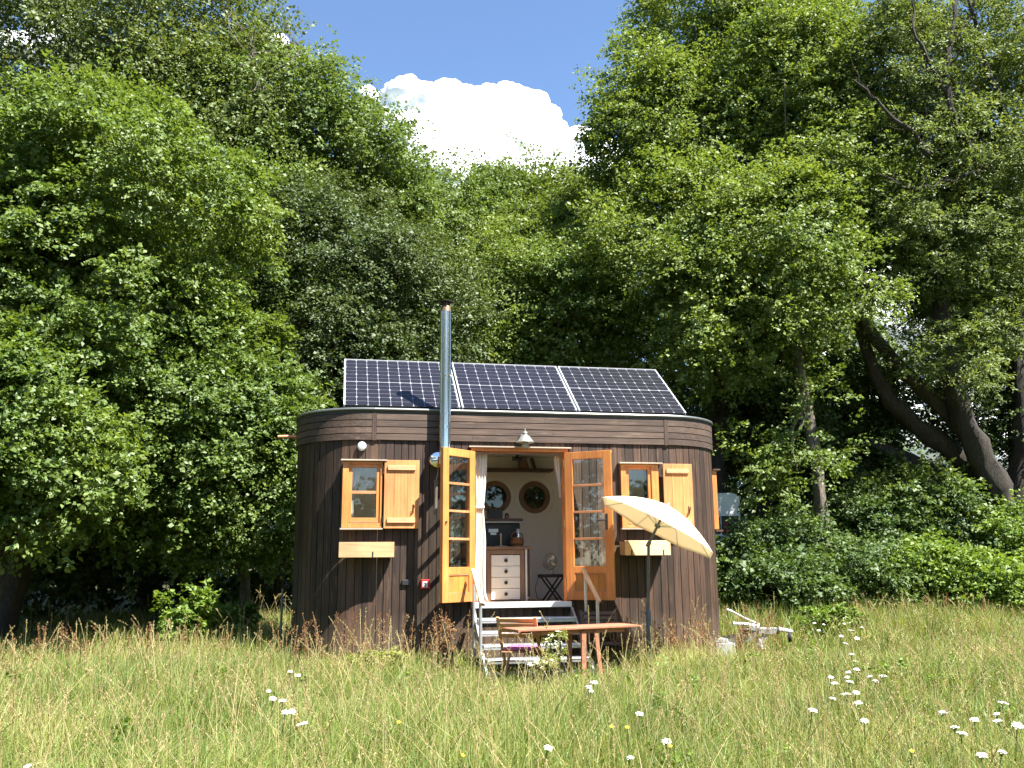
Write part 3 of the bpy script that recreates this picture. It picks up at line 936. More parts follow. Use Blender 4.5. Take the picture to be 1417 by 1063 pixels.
st = thing('cooker', (2.5, 1.5, 1.52), 'black cooker block with a dark top shelf on the wooden worktop', 'cooker')
m = MB(); m.box(2.2, 2.80, 1.22, 1.45, 1.523, 1.875); m.build('body', M_BLACK, st, bevel=0.01)
m = MB(); m.box(2.2, 2.83, 1.12, 1.46, 1.905, 1.945); m.build('top_shelf', M_DARKWOOD, st, bevel=0.004)
m = MB(); m.box(2.2, 2.82, 1.14, 1.45, 1.88, 1.902); m.build('shelf_edge', M_PLASTIC, st)
m = MB(); m.box(2.31, 2.46, 1.214, 1.219, 1.74, 1.79); m.box(2.34, 2.43, 1.214, 1.219, 1.70, 1.735); m.build('control_plate', M_GALV, st)
bx = thing('storage_box', (2.41, 1.3, 1.945), 'black box standing in front of the left porthole', 'box')
m = MB(); m.box(2.31, 2.53, 1.22, 1.40, 1.948, 2.07); m.build('body', M_BLACK, bx, bevel=0.006)
m = MB(); m.box(2.305, 2.535, 1.215, 1.405, 2.072, 2.10); m.build('lid', M_BLACK, bx, bevel=0.006)
jr = thing('jar', (2.62, 1.3, 1.945), 'small dark jar beside the black box on the shelf', 'jar')
m = MB(); m.lathe([(0.034, 1.948), (0.036, 1.99), (0.03, 2.0)], (2.61, 1.3, 0), 18); m.build('body', M_DRESS, jr, smooth=True)
m = MB(); m.lathe([(0.033, 2.002), (0.033, 2.02), (0.01, 2.03), (0.01, 2.04)], (2.61, 1.3, 0), 18); m.build('lid', M_IRON, jr, smooth=True)
ca = thing('kitchen_roll_stand', (2.46, 1.05, 1.52), 'slim steel stand with a round foot on the wooden worktop', 'stand')
m = MB(); m.lathe([(0.10, 1.523), (0.10, 1.53), (0.02, 1.536)], (2.47, 1.05, 0), 24); m.build('foot', M_GALV, ca)
m = MB(); m.lathe([(0.012, 1.537), (0.012, 1.68), (0.018, 1.69), (0.018, 1.71), (0.004, 1.72)], (2.47, 1.05, 0), 12); m.build('rod', M_STEEL, ca, smooth=True)
bk = thing('basket', (2.72, 1.03, 1.52), 'brown wicker basket on the worktop beside the cooker', 'basket')
m = MB()
for k in range(7):
    zz = 1.53 + k * 0.019; rr_ = 0.085 + 0.012 * math.sin(k / 6 * 3.1)
    m.tube([(2.715 + rr_ * math.cos(2 * math.pi * j / 28), 1.03 + rr_ * math.sin(2 * math.pi * j / 28), zz) for j in range(29)], 0.0105, 6)
m.build('weave', M_BASKET, bk)
m = MB(); m.tube([(2.715 + 0.09 * math.cos(math.pi * j / 12), 1.03, 1.65 + 0.09 * math.sin(math.pi * j / 12)) for j in range(13)], 0.008, 6); m.build('handle', M_BASKET, bk)
th = thing('flask', (2.75, 1.03, 1.55), 'shiny steel flask standing in the wicker basket', 'flask')
m = MB(); m.lathe([(0.032, 1.55), (0.032, 1.70), (0.026, 1.72)], (2.735, 1.03, 0), 18); m.build('body', M_STEEL, th, smooth=True)
m = MB(); m.lathe([(0.03, 1.722), (0.03, 1.775), (0.02, 1.785)], (2.735, 1.03, 0), 18); m.build('cap', M_PLASTIC, th, smooth=True)

for (x, w_, h_, tilt, mt, lab) in ((3.17, 0.03, 0.19, 0.30, M_BOOKA, 'pale book leaning second from the left on the shelf'), (3.21, 0.035, 0.185, 0.30, M_BOOKC, 'grey book leaning between two others on the shelf'), (3.255, 0.03, 0.19, 0.30, M_BOOKB, 'dark book at the right end of the leaning row on the shelf')):
    b_ = thing('book', (x, 2.2, 2.82), lab, 'book', 'books on the shelf')
    xf = Matrix.Translation((x + 0.02, 0, 2.823 )) @ Matrix.Rotation(-tilt, 4, 'Y')
    m = MB(xf); m.box(-w_, 0, 2.13, 2.135, 0, h_); m.box(-w_, -w_ + 0.003, 2.135, 2.27, 0, h_); m.box(-0.003, 0, 2.135, 2.27, 0, h_); m.build('cover', mt, b_)
    m = MB(xf); m.box(-w_ + 0.0035, -0.0035, 2.136, 2.265, 0.004, h_ - 0.004); m.build('pages', M_PAPER, b_)
hb = thing('brown_case', (3.06, 2.2, 2.82), 'brown case standing left of the leaning books', 'case')
m = MB(); m.box(2.99, 3.12, 2.13, 2.26, 2.823, 2.98); m.build('body', M_DRESS, hb, bevel=0.015)
m = MB(); m.box(2.985, 3.125, 2.125, 2.265, 2.98, 3.005); m.build('lid', M_DRESS, hb, bevel=0.006)

tr = thing('tray_table', (3.24, 1.05, dz), 'small black folding table with crossed legs inside the doorway', 'side table')
m = MB(); m.box(3.07, 3.42, 0.87, 1.22, 1.06, 1.085); m.box(3.07, 3.42, 0.87, 0.885, 1.085, 1.105); m.box(3.07, 3.42, 1.205, 1.22, 1.085, 1.105); m.box(3.07, 3.085, 0.886, 1.204, 1.085, 1.104); m.box(3.405, 3.42, 0.886, 1.204, 1.085, 1.104)
m.build('tray', M_BLACK, tr)
for yy in (0.90, 1.18):
    for a, b in ((3.12, 3.38), (3.385, 3.125)):
        m = MB(); yo = yy + (0.012 if a < b else -0.012); m.beam((a, yo, 1.058), (b, yo, dz + 0.004), 0.024, 0.022, (0, 1, 0)); m.build('leg', M_BLACK, tr)
fn = thing('fan', (3.27, 1.05, 1.09), 'chrome desk fan standing on the small black folding table', 'fan')
m = MB(); m.lathe([(0.075, 1.088), (0.075, 1.098), (0.03, 1.112), (0.012, 1.12), (0.011, 1.19)], (3.28, 1.07, 0), 20); m.build('stand', M_GALV, fn, smooth=True)
fc_, fa_ = Vector((3.24, 1.03, 1.285)), Vector((-0.75, -0.6, 0.18)).normalized()
m = MB(); m.lathe([(0.0, -0.11), (0.04, -0.10), (0.045, -0.04), (0.03, -0.01)], fc_, 18, fa_); m.build('motor', M_GALV, fn, smooth=True)
m = MB(); u_ = fa_.orthogonal().normalized(); w_ = fa_.cross(u_)
def ringpts(r, h, n=32): return [fc_ + fa_ * h + (u_ * math.cos(2 * math.pi * k / n) + w_ * math.sin(2 * math.pi * k / n)) * r for k in range(n + 1)]
for r_, h_ in ((0.125, 0.03), (0.122, 0.05), (0.095, 0.07), (0.065, 0.078), (0.03, 0.082), (0.122, 0.01), (0.095, -0.01)): m.tube(ringpts(r_, h_), 0.0028, 5)
for k in range(20):
    e = (u_ * math.cos(2 * math.pi * k / 20) + w_ * math.sin(2 * math.pi * k / 20))
    m.tube([fc_ + fa_ * 0.084, fc_ + fa_ * 0.078 + e * 0.065, fc_ + fa_ * 0.05 + e * 0.122, fc_ + fa_ * 0.01 + e * 0.122, fc_ - fa_ * 0.02 + e * 0.06], 0.002, 4)
m.build('guard', M_STEEL, fn)
m = MB()
for k in range(4):
    t0 = k * math.pi / 2
    pts_ = []
    for r_, tt, hh_ in ((0.02, -0.3, 0.0), (0.10, -0.15, 0.0), (0.11, 0.25, 0.025), (0.09, 0.6, 0.03), (0.02, 0.5, 0.02)):
        pts_.append(fc_ + fa_ * (hh_ + 0.02) + (u_ * math.cos(t0 + tt) + w_ * math.sin(t0 + tt)) * r_)
    m.prism(pts_, fa_ * 0.003)
m.build('blades', M_GALV, fn)
m = MB(); m.tube([(3.30, 1.12, 1.10), (3.05, 1.1, 1.05), (3.0, 1.1, 0.9), (3.03, 1.1, 0.76), (3.12, 1.15, 0.715)], 0.005, 6); m.build('cord', M_BLACK, fn)

# ================================================================== outside, by the door
GZ = -0.2
es = thing('entry_steps', (2.55, -0.7, GZ), 'grey metal entry steps with open treads below the doorway', 'steps')
SX0, SX1 = 1.86, 3.25
for k in range(1, 6):
    z = 0.70 - 0.15 * k; y = -0.13 - 0.225 * k
    m = MB(); m.box(SX0 + 0.03, SX1 - 0.03, y - 0.11, y + 0.09, z, z + 0.006); m.box(SX0 + 0.03, SX1 - 0.03, y - 0.118, y - 0.11, z - 0.052, z + 0.008); m.box(SX0 + 0.03, SX1 - 0.03, y + 0.09, y + 0.096, z - 0.03, z + 0.006)
    m.tube([(SX0 + 0.03, y - 0.115, z - 0.004), (SX1 - 0.03, y - 0.115, z - 0.004)], 0.014, 8)
    m.build('tread', M_GALV, es)
for xx in (SX0, SX1 - 0.03):
    m = MB(); m.beam((xx + 0.015, -0.14, 0.62), (xx + 0.015, -1.36, GZ - 0.02), 0.03, 0.13); m.build('stringer', M_GALV, es)
for xx, s_ in ((1.845, 0), (3.385, 1)):
    for yy, zt in ((-0.36, 1.11 - 0.02), (-0.92, 0.78)):
        m = MB(); m.tube([(xx, yy, GZ - 0.05), (xx, yy, zt)], 0.021, 12); m.build('post', M_GALV, es, smooth=True)
    m = MB(); m.beam((xx, -0.24, 1.19), (xx, -1.02, 0.765), 0.045, 0.05); m.build('handrail', M_PINE, es, bevel=0.01)
    m = MB(); m.lathe([(0.0, 0.0), (0.02, 0.01), (0.022, 0.025), (0.0, 0.04)], (xx + 0.02, -1.03, 0.74), 12); m.build('end_knob', M_IRON, es, smooth=True)

# folding garden table
def hinged(ang, c):
    return Matrix.Translation(c) @ Matrix.Rotation(ang, 4, 'Z')
tb = thing('garden_table', (2.95, -1.95, GZ), 'red brown wooden folding table beside the steps', 'table')
p0, p1 = at(709, 870, -2.15), at(887, 864, -1.75)
ang = math.atan2(p1.y - p0.y, p1.x - p0.x)
TL = math.hypot(p1.x - p0.x, p1.y - p0.y) - 0.09
TZ = (p0.z + p1.z) / 2
xf = hinged(ang, (p0.x, p0.y, 0))
TW = 0.46
n = 7
m = MB(xf)
for k in range(n):
    a = -TW * 0.35 + TW * k / n
    m.box(0.03, TL - 0.03, a + 0.004, a + TW / n - 0.004, TZ - 0.022, TZ)
m.build('tabletop', M_TABLE, tb, bevel=0.003)
m = MB(xf); m.box(0, 0.03, -TW * 0.35, TW * 0.65, TZ - 0.03, TZ - 0.002); m.box(TL - 0.03, TL, -TW * 0.35, TW * 0.65, TZ - 0.03, TZ - 0.002)
m.box(0.2, TL - 0.2, -TW * 0.2, -TW * 0.2 + 0.025, TZ - 0.075, TZ - 0.024); m.box(0.2, TL - 0.2, TW * 0.5, TW * 0.5 + 0.025, TZ - 0.075, TZ - 0.024)
m.build('apron', M_TABLE, tb, bevel=0.003)
for a, b, yy in ((0.86, 0.84, -TW * 0.24), (1.02, 1.1, -TW * 0.24), (0.86, 0.84, TW * 0.52), (1.02, 1.1, TW * 0.52)):
    m = MB(xf); m.beam((a, yy, TZ - 0.05), (b, yy, GZ - 0.05), 0.028, 0.06 if a < 1 else 0.05, (1, 0, 0)); m.build('leg', M_TABLE, tb, bevel=0.003)


def chair(c, rot, lab, mat, cushion):
    t_ = thing('folding_chair', (c[0], c[1], GZ), lab, 'chair', 'folding wooden garden chairs')
    xf = Matrix.Translation((c[0], c[1], GZ)) @ Matrix.Rotation(rot, 4, 'Z')      # local: back at y = +, seat faces -y
    W = 0.23
    for s_ in (-1, 1):
        m = MB(xf); m.beam((s_ * W, -0.20, -0.02), (s_ * W, 0.27, 0.84), 0.022, 0.04, (1, 0, 0)); m.build('back_frame', mat, t_, bevel=0.004)
        m = MB(xf); m.beam((s_ * (W - 0.028), 0.22, -0.02), (s_ * (W - 0.028), -0.19, 0.43), 0.022, 0.036, (1, 0, 0)); m.build('leg', mat, t_, bevel=0.004)
    m = MB(xf)
    for k in range(6): m.box(-W + 0.02, W - 0.02, -0.21 + k * 0.068, -0.21 + k * 0.068 + 0.056, 0.425, 0.442)
    m.build('seat', mat, t_, bevel=0.003)
    m = MB(xf)
    for k in range(4):
        z = 0.60 + k * 0.061
        y = -0.20 + 0.47 * (z + 0.045) / 0.86
        m.beam((-W + 0.012, y - 0.004, z + 0.02), (W - 0.012, y - 0.004, z + 0.02), 0.016, 0.05, (0, 0.48, 0.88))
    m.build('backrest', mat, t_, bevel=0.003)
    m = MB(xf); m.tube([(-W, 0.16, 0.06), (W, 0.16, 0.06)], 0.011, 8); m.tube([(-W, -0.12, 0.12), (W, -0.12, 0.12)], 0.011, 8); m.build('crossbar', mat, t_)
    if cushion:
        k_ = thing('seat_cushion', (c[0], c[1], GZ + 0.44), 'pink and purple seat cushion lying on the light wooden chair', 'cushion')
        m = MB(xf); m.box(-0.19, 0.19, -0.21, 0.17, 0.446, 0.49); o = m.build('pad', M_PINK, k_, bevel=0.018)

cc = at(712, 872, -1.75)
chair((2.26, -1.52), R(153), 'light brown wooden folding chair with a pink cushion', M_TEAK, True)
cc = at(828, 866, -0.62)
chair((cc.x, -0.78), R(-6), 'dark brown wooden folding chair behind the red brown table', M_CHAIRD, False)

# parasol
ps = thing('parasol', (4.0, -1.2, GZ), 'tilted cream parasol with a dark pole in front of the right window', 'parasol')
base = at(899, 905, -1.2); knee = at(897.5, 753, -1.2); hub = at(914.5, 721, -1.2 )
A = Vector((0.472, -0.07, 0.875)).normalized()
m = MB(); m.tube([(base.x, -1.2, GZ), (base.x, -1.2, 0.62), (knee.x, -1.2, knee.z)], 0.019, 12); m.build('pole', M_POLE, ps, smooth=True)
m = MB(); m.lathe([(0.034, GZ), (0.034, 0.3), (0.032, 0.66), (0.022, 0.68)], (base.x, -1.2, 0), 14); m.tube([(base.x - 0.03, -1.2, 0.62), (base.x - 0.10, -1.22, 0.66), (base.x - 0.10, -1.22, 0.57)], 0.007, 6); m.build('ground_sleeve', M_POLE, ps, smooth=True)
m = MB(); m.lathe([(0.05, -0.03), (0.26, GZ * 0 - 0.02), (0.27, 0.0), (0.27, 0.04), (0.1, 0.07), (0.05, 0.09)], (base.x, -1.2, GZ + 0.02), 28); m.build('foot', M_GALV, ps, smooth=True)
kn = Vector((knee.x, -1.2, knee.z))
HT = kn + A * 0.56            # crown of the canopy
m = MB(); m.tube([kn, kn + A * 0.545], 0.017, 12); m.lathe([(0.02, -0.04), (0.027, -0.035), (0.027, 0.035), (0.02, 0.04)], kn, 12, A); m.build('upper_pole', M_POLE, ps, smooth=True)
m = MB(); m.lathe([(0.02, 0.24), (0.038, 0.245), (0.038, 0.285), (0.02, 0.29)], kn, 14, A); m.build('runner', M_POLE, ps, smooth=True)
u_ = (Vector((1, 0, 0)) - A * A.x).normalized(); w_ = A.cross(u_)
RAD, DRP = 0.84, 0.33
def canopy_pt(t, q):
    """q 0 crown .. 1 rim; eight straight-edged panels that dip a little between the ribs"""
    seg = (t / (math.pi / 4)) % 1.0
    lin = math.cos(math.pi / 8) / math.cos((seg - 0.5) * math.pi / 4)
    r_ = RAD * q * (1 - (1 - lin) * q * 1.0)
    sag = 0.018 * math.sin(seg * math.pi) * math.sin(q * math.pi * 0.9)
    h_ = -DRP * (q ** 1.75) - sag
    h_ += 0.02 * math.sin(seg * math.pi) * max(0, q - 0.85) / 0.15
    return HT + A * h_ + (u_ * math.cos(t) + w_ * math.sin(t)) * r_
nt_, nq = 64, 14
vs = [HT]; fs = []
for j in range(1, nq + 1):
    for k in range(nt_): vs.append(canopy_pt(2 * math.pi * k / nt_ + 0.2, j / nq))
for k in range(nt_): fs.append((0, 1 + k, 1 + (k + 1) % nt_))
for j in range(nq - 1):
    for k in range(nt_):
        a, b = 1 + j * nt_ + k, 1 + j * nt_ + (k + 1) % nt_
        fs.append((a, a + nt_, b + nt_, b))
m = MB(); m.add(vs, fs); o = m.build('canopy', M_PARA, ps)
o.data.shade_smooth()
so = o.modifiers.new('thick', 'SOLIDIFY'); so.thickness = 0.0025; so.offset = 1
for k in range(8):
    t_ = k * math.pi / 4
    m = MB(); m.tube([canopy_pt(t_ + 1e-4, q) - A * 0.010 for q in (0.04, 0.3, 0.55, 0.8, 1.0)], 0.0045, 6)
    rb = m.build('rib', M_GALV, ps)
    m = MB(); m.tube([kn + A * 0.27 + (u_ * math.cos(t_) + w_ * math.sin(t_)) * 0.03, canopy_pt(t_ + 1e-4, 0.52) - A * 0.015], 0.004, 6); m.build('strut', M_GALV, rb)
m = MB(); m.lathe([(0.0, 0.045), (0.014, 0.04), (0.02, 0.01), (0.05, 0.002), (0.0, -0.002)][::-1], HT, 14, A); m.build('finial', M_PLASTIC, ps, smooth=True)

# trailer drawbar at the right end of the house
H = thing('trailer_drawbar', (6.2, 0.5, GZ), 'grey metal trailer drawbar with jockey wheel beside the house', 'trailer drawbar')
def hp(px, py, Y=0.5): return at(px, py, Y)
m = MB(); m.beam(hp(1048, 873), hp(1073, 873), 0.10, 0.095); m.beam(hp(1035, 868), hp(1050, 871), 0.08, 0.07); m.build('drawbar', M_GALV, H, bevel=0.006)
m = MB(); m.tube([hp(1073, 873), hp(1077, 873)], 0.045, 14); m.build('rubber_boot', M_RUBBER, H, smooth=True)
m = MB(); m.tube([hp(1077, 871), hp(1084, 872), hp(1096, 874)], [0.04, 0.034, 0.024], 12); m.build('coupling_head', M_ALU, H, smooth=True)
m = MB(); m.tube([hp(1014, 863), hp(1036, 864)], 0.026, 12); m.tube([hp(1036, 864), hp(1050, 866)], 0.018, 10); m.build('overrun_tube', M_ALU, H, smooth=True)
m = MB(); m.tube([hp(1025, 872), hp(1040, 872)], 0.032, 12); m.tube([hp(1026, 876), hp(1040, 876)], 0.015, 8); m.build('damper', M_IRON, H, smooth=True)
m = MB(); m.tube([hp(1013, 846), hp(1030, 855), hp(1051, 864)], 0.011, 8); m.lathe([(0.016, 0), (0.016, 0.09)], hp(1013, 846), 10, (-1, 0, 0.35)); m.build('brake_lever', M_ALU, H, smooth=True)
m = MB(); m.beam(hp(1064, 874), hp(1048, 893), 0.05, 0.07); m.build('support_leg', M_GALV, H, bevel=0.004)
m = MB(); m.tube([hp(1050, 884), hp(1054, 898)], 0.03, 10); m.build('leg_foot', M_ALU, H, smooth=True)
wc_ = hp(1093, 882)
jw = MB(); jw.lathe([(0.03, -0.022), (0.07, -0.025), (0.078, -0.012), (0.078, 0.012), (0.07, 0.025), (0.03, 0.022)], wc_, 20, (0.9, -0.43, 0)); w_o = jw.build('jockey_wheel', M_RUBBER, H, smooth=True)
m = MB(); m.lathe([(0.0, -0.028), (0.05, -0.027), (0.052, 0.0), (0.05, 0.027), (0.0, 0.028)], wc_, 16, (0.9, -0.43, 0)); m.build('rim', M_GALV, w_o, smooth=True)
m = MB(); m.beam(wc_ + Vector((0.02, 0.03, 0)), wc_ + Vector((0.0, 0.03, 0.12)), 0.02, 0.015); m.build('fork', M_IRON, H)
m = MB(); pA, pB = hp(975, 898), hp(1048, 878); m.beam((pA.x, 0.9, GZ + 0.10), (pB.x, 0.5, pB.z), 0.08, 0.10); m.beam((pA.x - 0.2, 1.7, GZ + 0.12), (pB.x, 0.56, pB.z), 0.08, 0.10); m.build('side_member', M_GALV, H)
bl = thing('step_block', (5.75, 0.45, GZ), 'pale grey concrete block in the grass at the right house corner', 'block')
q = hp(1003, 892, 0.45)
m = MB(); m.box(q.x - 0.22, q.x + 0.12, 0.35, 0.65, GZ - 0.03, q.z + 0.03); m.box(q.x - 0.2, q.x + 0.02, 0.36, 0.64, q.z + 0.031, q.z + 0.09); m.build('slab', plain('pale concrete', (0.33, 0.33, 0.32), 0.8, var=0.1, scale=20, bump=0.3), bl, bevel=0.01)

# pole at the left of the house
pl = thing('garden_post', (-0.72, 0.9, GZ), 'thin dark metal post in the grass left of the house', 'post')
q = at(390, 818, 0.9)
m = MB(); m.tube([(q.x, 0.9, GZ - 0.1), (q.x + 0.01, 0.9, q.z)], 0.016, 10); m.build('rod', M_POLE, pl, smooth=True)
m = MB(); m.lathe([(0.019, 0), (0.019, 0.03), (0.0, 0.035)], (q.x + 0.01, 0.9, q.z), 10); m.build('cap', M_POLE, pl, smooth=True)

# caravan in the bushes
cv = thing('caravan', (7.6, 7.0, 0.1), 'white caravan half hidden by bushes right of the house', 'caravan')
a, b = at(985, 682, 6), at(1027, 745, 6)
vx1 = b.x; vx0 = vx1 - 2.0; vz1 = a.z; vz0 = 0.55
poly = []
for (xx, zz, r_, s0_) in ((vx1, vz1, 0.16, 0), (vx0, vz1, 0.16, 90), (vx0, vz0, 0.1, 180), (vx1, vz0, 0.1, 270)):
    cx2 = xx - r_ * (1 if s0_ in (0, 270) else -1); cz2 = zz - r_ * (1 if s0_ in (0, 90) else -1)
    for k in range(7): t_ = R(s0_ + 15 * k); poly.append((cx2 + r_ * math.cos(t_), 6.0, cz2 + r_ * math.sin(t_)))
m = MB(); m.prism(poly, (0, 2.6, 0)); m.build('body', M_CARAVAN, cv, bevel=0.03)
m = MB(); wx0, wx1 = at(998, 715, 6).x, at(1021, 715, 6).x; wz0, wz1 = at(1010, 739, 6).z, at(1010, 714, 6).z
m.box(wx0, wx1, 5.975, 5.999, wz0, wz1); wn = m.build('window', M_BLACK, cv, bevel=0.008)
m = MB(); m.box(wx0 + 0.03, wx0 + 0.13, 5.968, 5.9745, wz0 + 0.03, wz1 - 0.12); m.build('red_sticker', plain('shaded red sticker', (0.16, 0.02, 0.02), 0.6), wn)  # red darkened in the colour itself to stand for shade
m = MB(); m.box(wx0 - 0.30, wx0 - 0.03, 5.985, 5.999, wz0 + 0.01, wz1 - 0.03); pn = m.build('notice_board', M_BLACK, cv)
m = MB(); m.box(wx0 - 0.15, wx0 - 0.08, 5.98, 5.9845, wz0 + 0.04, wz1 - 0.07); m.build('yellow_sticker', plain('yellow sticker', (0.5, 0.35, 0.03), 0.5), pn)
m = MB()
for xx in (vx0 + 0.6, vx1 - 0.5): m.lathe([(0.1, -0.08), (0.29, -0.09), (0.31, -0.05), (0.31, 0.05), (0.29, 0.09), (0.1, 0.08)], (xx, 6.15, 0.42), 24, (0, 1, 0))
m.build('wheel', M_RUBBER, cv, smooth=True)

# ================================================================== ground
def gh(x, y):
    x = np.asarray(x, dtype=float); y = np.asarray(y, dtype=float)
    h = GZ + 0.05 * np.clip(y, 0, 45)
    h = h + 0.05 * np.sin(x * 0.7 + 1.3) * np.sin(y * 0.55) * np.clip((np.abs(x - 2.6) - 3) / 2 + np.clip(-y - 1, 0, 2), 0, 1)
    return h

def axis_pts(a, b, n, far):
    mid = np.linspace(a, b, n)
    t = np.geomspace(1, far, 16) - 1
    return np.concatenate([(a - t[1:])[::-1], mid, b + t[1:]])
gx, gy = axis_pts(-25, 30, 90, 1600), axis_pts(-16, 40, 90, 1600)
GX, GY = np.meshgrid(gx, gy)
V = np.stack([GX.ravel(), GY.ravel(), gh(GX, GY).ravel()], 1)
nx = len(gx)
I = (np.arange(len(gy) - 1)[:, None] * nx + np.arange(nx - 1)[None, :]).ravel()
F = np.stack([I, I + 1, I + nx + 1, I + nx], 1)
m, nt, out = nodes('meadow soil')
b = N(nt, 'ShaderNodeBsdfPrincipled', Roughness=0.95)
tc = N(nt, 'ShaderNodeTexCoord')
n1 = N(nt, 'ShaderNodeTexNoise', Scale=1.4, Detail=8.0, Roughness=0.7)
n2 = N(nt, 'ShaderNodeTexNoise', Scale=45.0, Detail=4.0)
for q in (n1, n2): nt.links.new(tc.outputs['Object'], q.inputs['Vector'])
cr = N(nt, 'ShaderNodeValToRGB')
cr.color_ramp.elements[0].position = 0.3; cr.color_ramp.elements[1].position = 0.7
cr.color_ramp.elements[0].color = (0.035, 0.042, 0.014, 1); cr.color_ramp.elements[1].color = (0.10, 0.095, 0.035, 1)
ad = N(nt, 'ShaderNodeMath', operation='MULTIPLY_ADD'); ad.inputs[1].default_value = 0.5
nt.links.new(n2.outputs['Fac'], ad.inputs[0]); 
ad2 = N(nt, 'ShaderNodeMath', operation='MULTIPLY'); ad2.inputs[1].default_value = 0.5
nt.links.new(n1.outputs['Fac'], ad2.inputs[0]); nt.links.new(ad2.outputs[0], ad.inputs[2])
nt.links.new(ad.outputs[0], cr.inputs['Fac']); nt.links.new(cr.outputs[0], b.inputs['Base Color'])
bp = N(nt, 'ShaderNodeBump', Strength=0.7, Distance=0.03); nt.links.new(n2.outputs['Fac'], bp.inputs['Height']); nt.links.new(bp.outputs[0], b.inputs['Normal'])
nt.links.new(b.outputs[0], out.inputs['Surface'])
tag(np_mesh('ground', V, [F], m, smooth=True), kind='structure')

# wooded hills far off, the blue of haze put into their base colour
vs, fs = [], []
hr = np.random.default_rng(3)
nh = 90
for k in range(nh + 1):
    t_ = math.pi * (k / nh) 
    Rr = 520
    hgt = 26 + 14 * math.sin(t_ * 5 + 1) + 7 * math.sin(t_ * 13) + hr.uniform(-1.5, 1.5)
    for r_, z_ in ((Rr - 160, -2), (Rr - 60, hgt * 0.6), (Rr, hgt), (Rr + 160, hgt * 0.5), (Rr + 300, -2)):
        vs.append((r_ * math.cos(t_), r_ * math.sin(t_), z_))
for k in range(nh):
    for j in range(4): a = k * 5 + j; fs.append((a, a + 1, a + 6, a + 5))
m = MB(); m.add(vs, fs); o = m.build('hills', plain('hazy woodland', (0.05, 0.085, 0.07), 0.95, var=0.3, scale=0.05), smooth=True); tag(o, kind='structure')

# ================================================================== leaves, trees and bushes
def leaves(P, D, Nn, L, W, fold=0.12):
    """one folded diamond per leaf: base P, direction D, normal Nn, length L, width W"""
    S = np.cross(D, Nn); S /= np.linalg.norm(S, axis=1, keepdims=True) + 1e-9
    Nn = np.cross(S, D)
    L = L[:, None]; W = W[:, None]
    mid = P + D * L * 0.45
    v = np.stack([P, mid + S * W * 0.5 + Nn * L * fold, P + D * L - Nn * L * 0.12, mid - S * W * 0.5 + Nn * L * fold], 1)
    return v.reshape(-1, 3)

def unit(v): return v / (np.linalg.norm(v, axis=-1, keepdims=True) + 1e-9)

def foliage(ells, n_clump, spr, nl, rc, L, seed, up=0.6, out=0.65, jit=0.65, droop=0.3, aspect=0.72, inner=0.25, zmin=None, slen=(0.5, 1.0)):
    """ells: (centre, radii, weight). clumps on each ellipsoid, sprays in each clump, leaves laid along each spray"""
    g = np.random.default_rng(seed)
    wts = np.array([e[2] for e in ells], float); wts /= wts.sum()
    idx = g.choice(len(ells), n_clump, p=wts)
    C = np.array([e[0] for e in ells])[idx]; Rd = np.array([e[1] for e in ells])[idx]
    d = unit(g.normal(size=(n_clump, 3)))
    rho = np.where(g.random(n_clump) < inner, g.uniform(0.35, 0.8, n_clump), g.uniform(0.8, 1.06, n_clump))
    cc = C + d * Rd * rho[:, None]
    od = unit(d * Rd[:, [0, 0, 0]] / Rd)                      # outward at the clump
    # sprays
    cs = np.repeat(cc, spr, 0); os_ = np.repeat(od, spr, 0)
    n = len(cs)
    rcl = np.repeat(g.uniform(0.65, 1.3, n_clump) * rc, spr)
    sd = unit(g.normal(size=(n, 3)) + os_ * 0.75 + np.array([0, 0, 0.30]))
    base = cs + sd * (rcl * g.uniform(0.25, 0.75, n))[:, None]
    ax = sd.copy(); ax[:, 2] *= 0.45; ax = unit(ax + np.array([0, 0, 0.05]) + g.normal(size=(n, 3)) * 0.2)
    ln = rcl * g.uniform(slen[0], slen[1], n)
    if zmin is not None:
        k = base[:, 2] > zmin + g.uniform(0, 0.3, n)
        base, ax, ln, os_ = base[k], ax[k], ln[k], os_[k]; n = len(base)
    side = unit(np.cross(ax, np.array([0, 0, 1.0]))); upv = np.cross(side, ax)
    tilt = g.normal(size=(n, 1)) * 0.35
    side2 = unit(side + upv * tilt); upv = np.cross(side2, ax); side = side2
    # leaves
    u = g.random((n, nl)); sg = g.choice([-1.0, 1.0], (n, nl)); vv = g.random((n, nl))
    wdt = 0.42 * np.sin(np.pi * np.clip(u * 0.85 + 0.15, 0, 1))
    P = (base[:, None] + ax[:, None] * (ln[:, None] * u)[..., None] + side[:, None] * (ln[:, None] * wdt * sg * vv)[..., None]
         + upv[:, None] * (ln[:, None] * (g.normal(size=(n, nl)) * 0.07 - droop * u * u))[..., None])
    D = ax[:, None] * 0.8 + side[:, None] * (sg * 0.75)[..., None] + np.array([0, 0, -0.25]) + g.normal(size=(n, nl, 3)) * 0.35
    Nn = np.array([0, 0, up]) + os_[:, None] * out + g.normal(size=(n, nl, 3)) * jit
    P, D, Nn = P.reshape(-1, 3), unit(D.reshape(-1, 3)), unit(Nn.reshape(-1, 3))
    Ls = L * np.clip(g.lognormal(-0.06, 0.28, len(P)), 0.4, 1.5)
    V = leaves(P, D, Nn, Ls, Ls * aspect * g.uniform(0.85, 1.15, len(P)))
    return V, cc

def quads(n): return np.arange(n * 4).reshape(-1, 4)

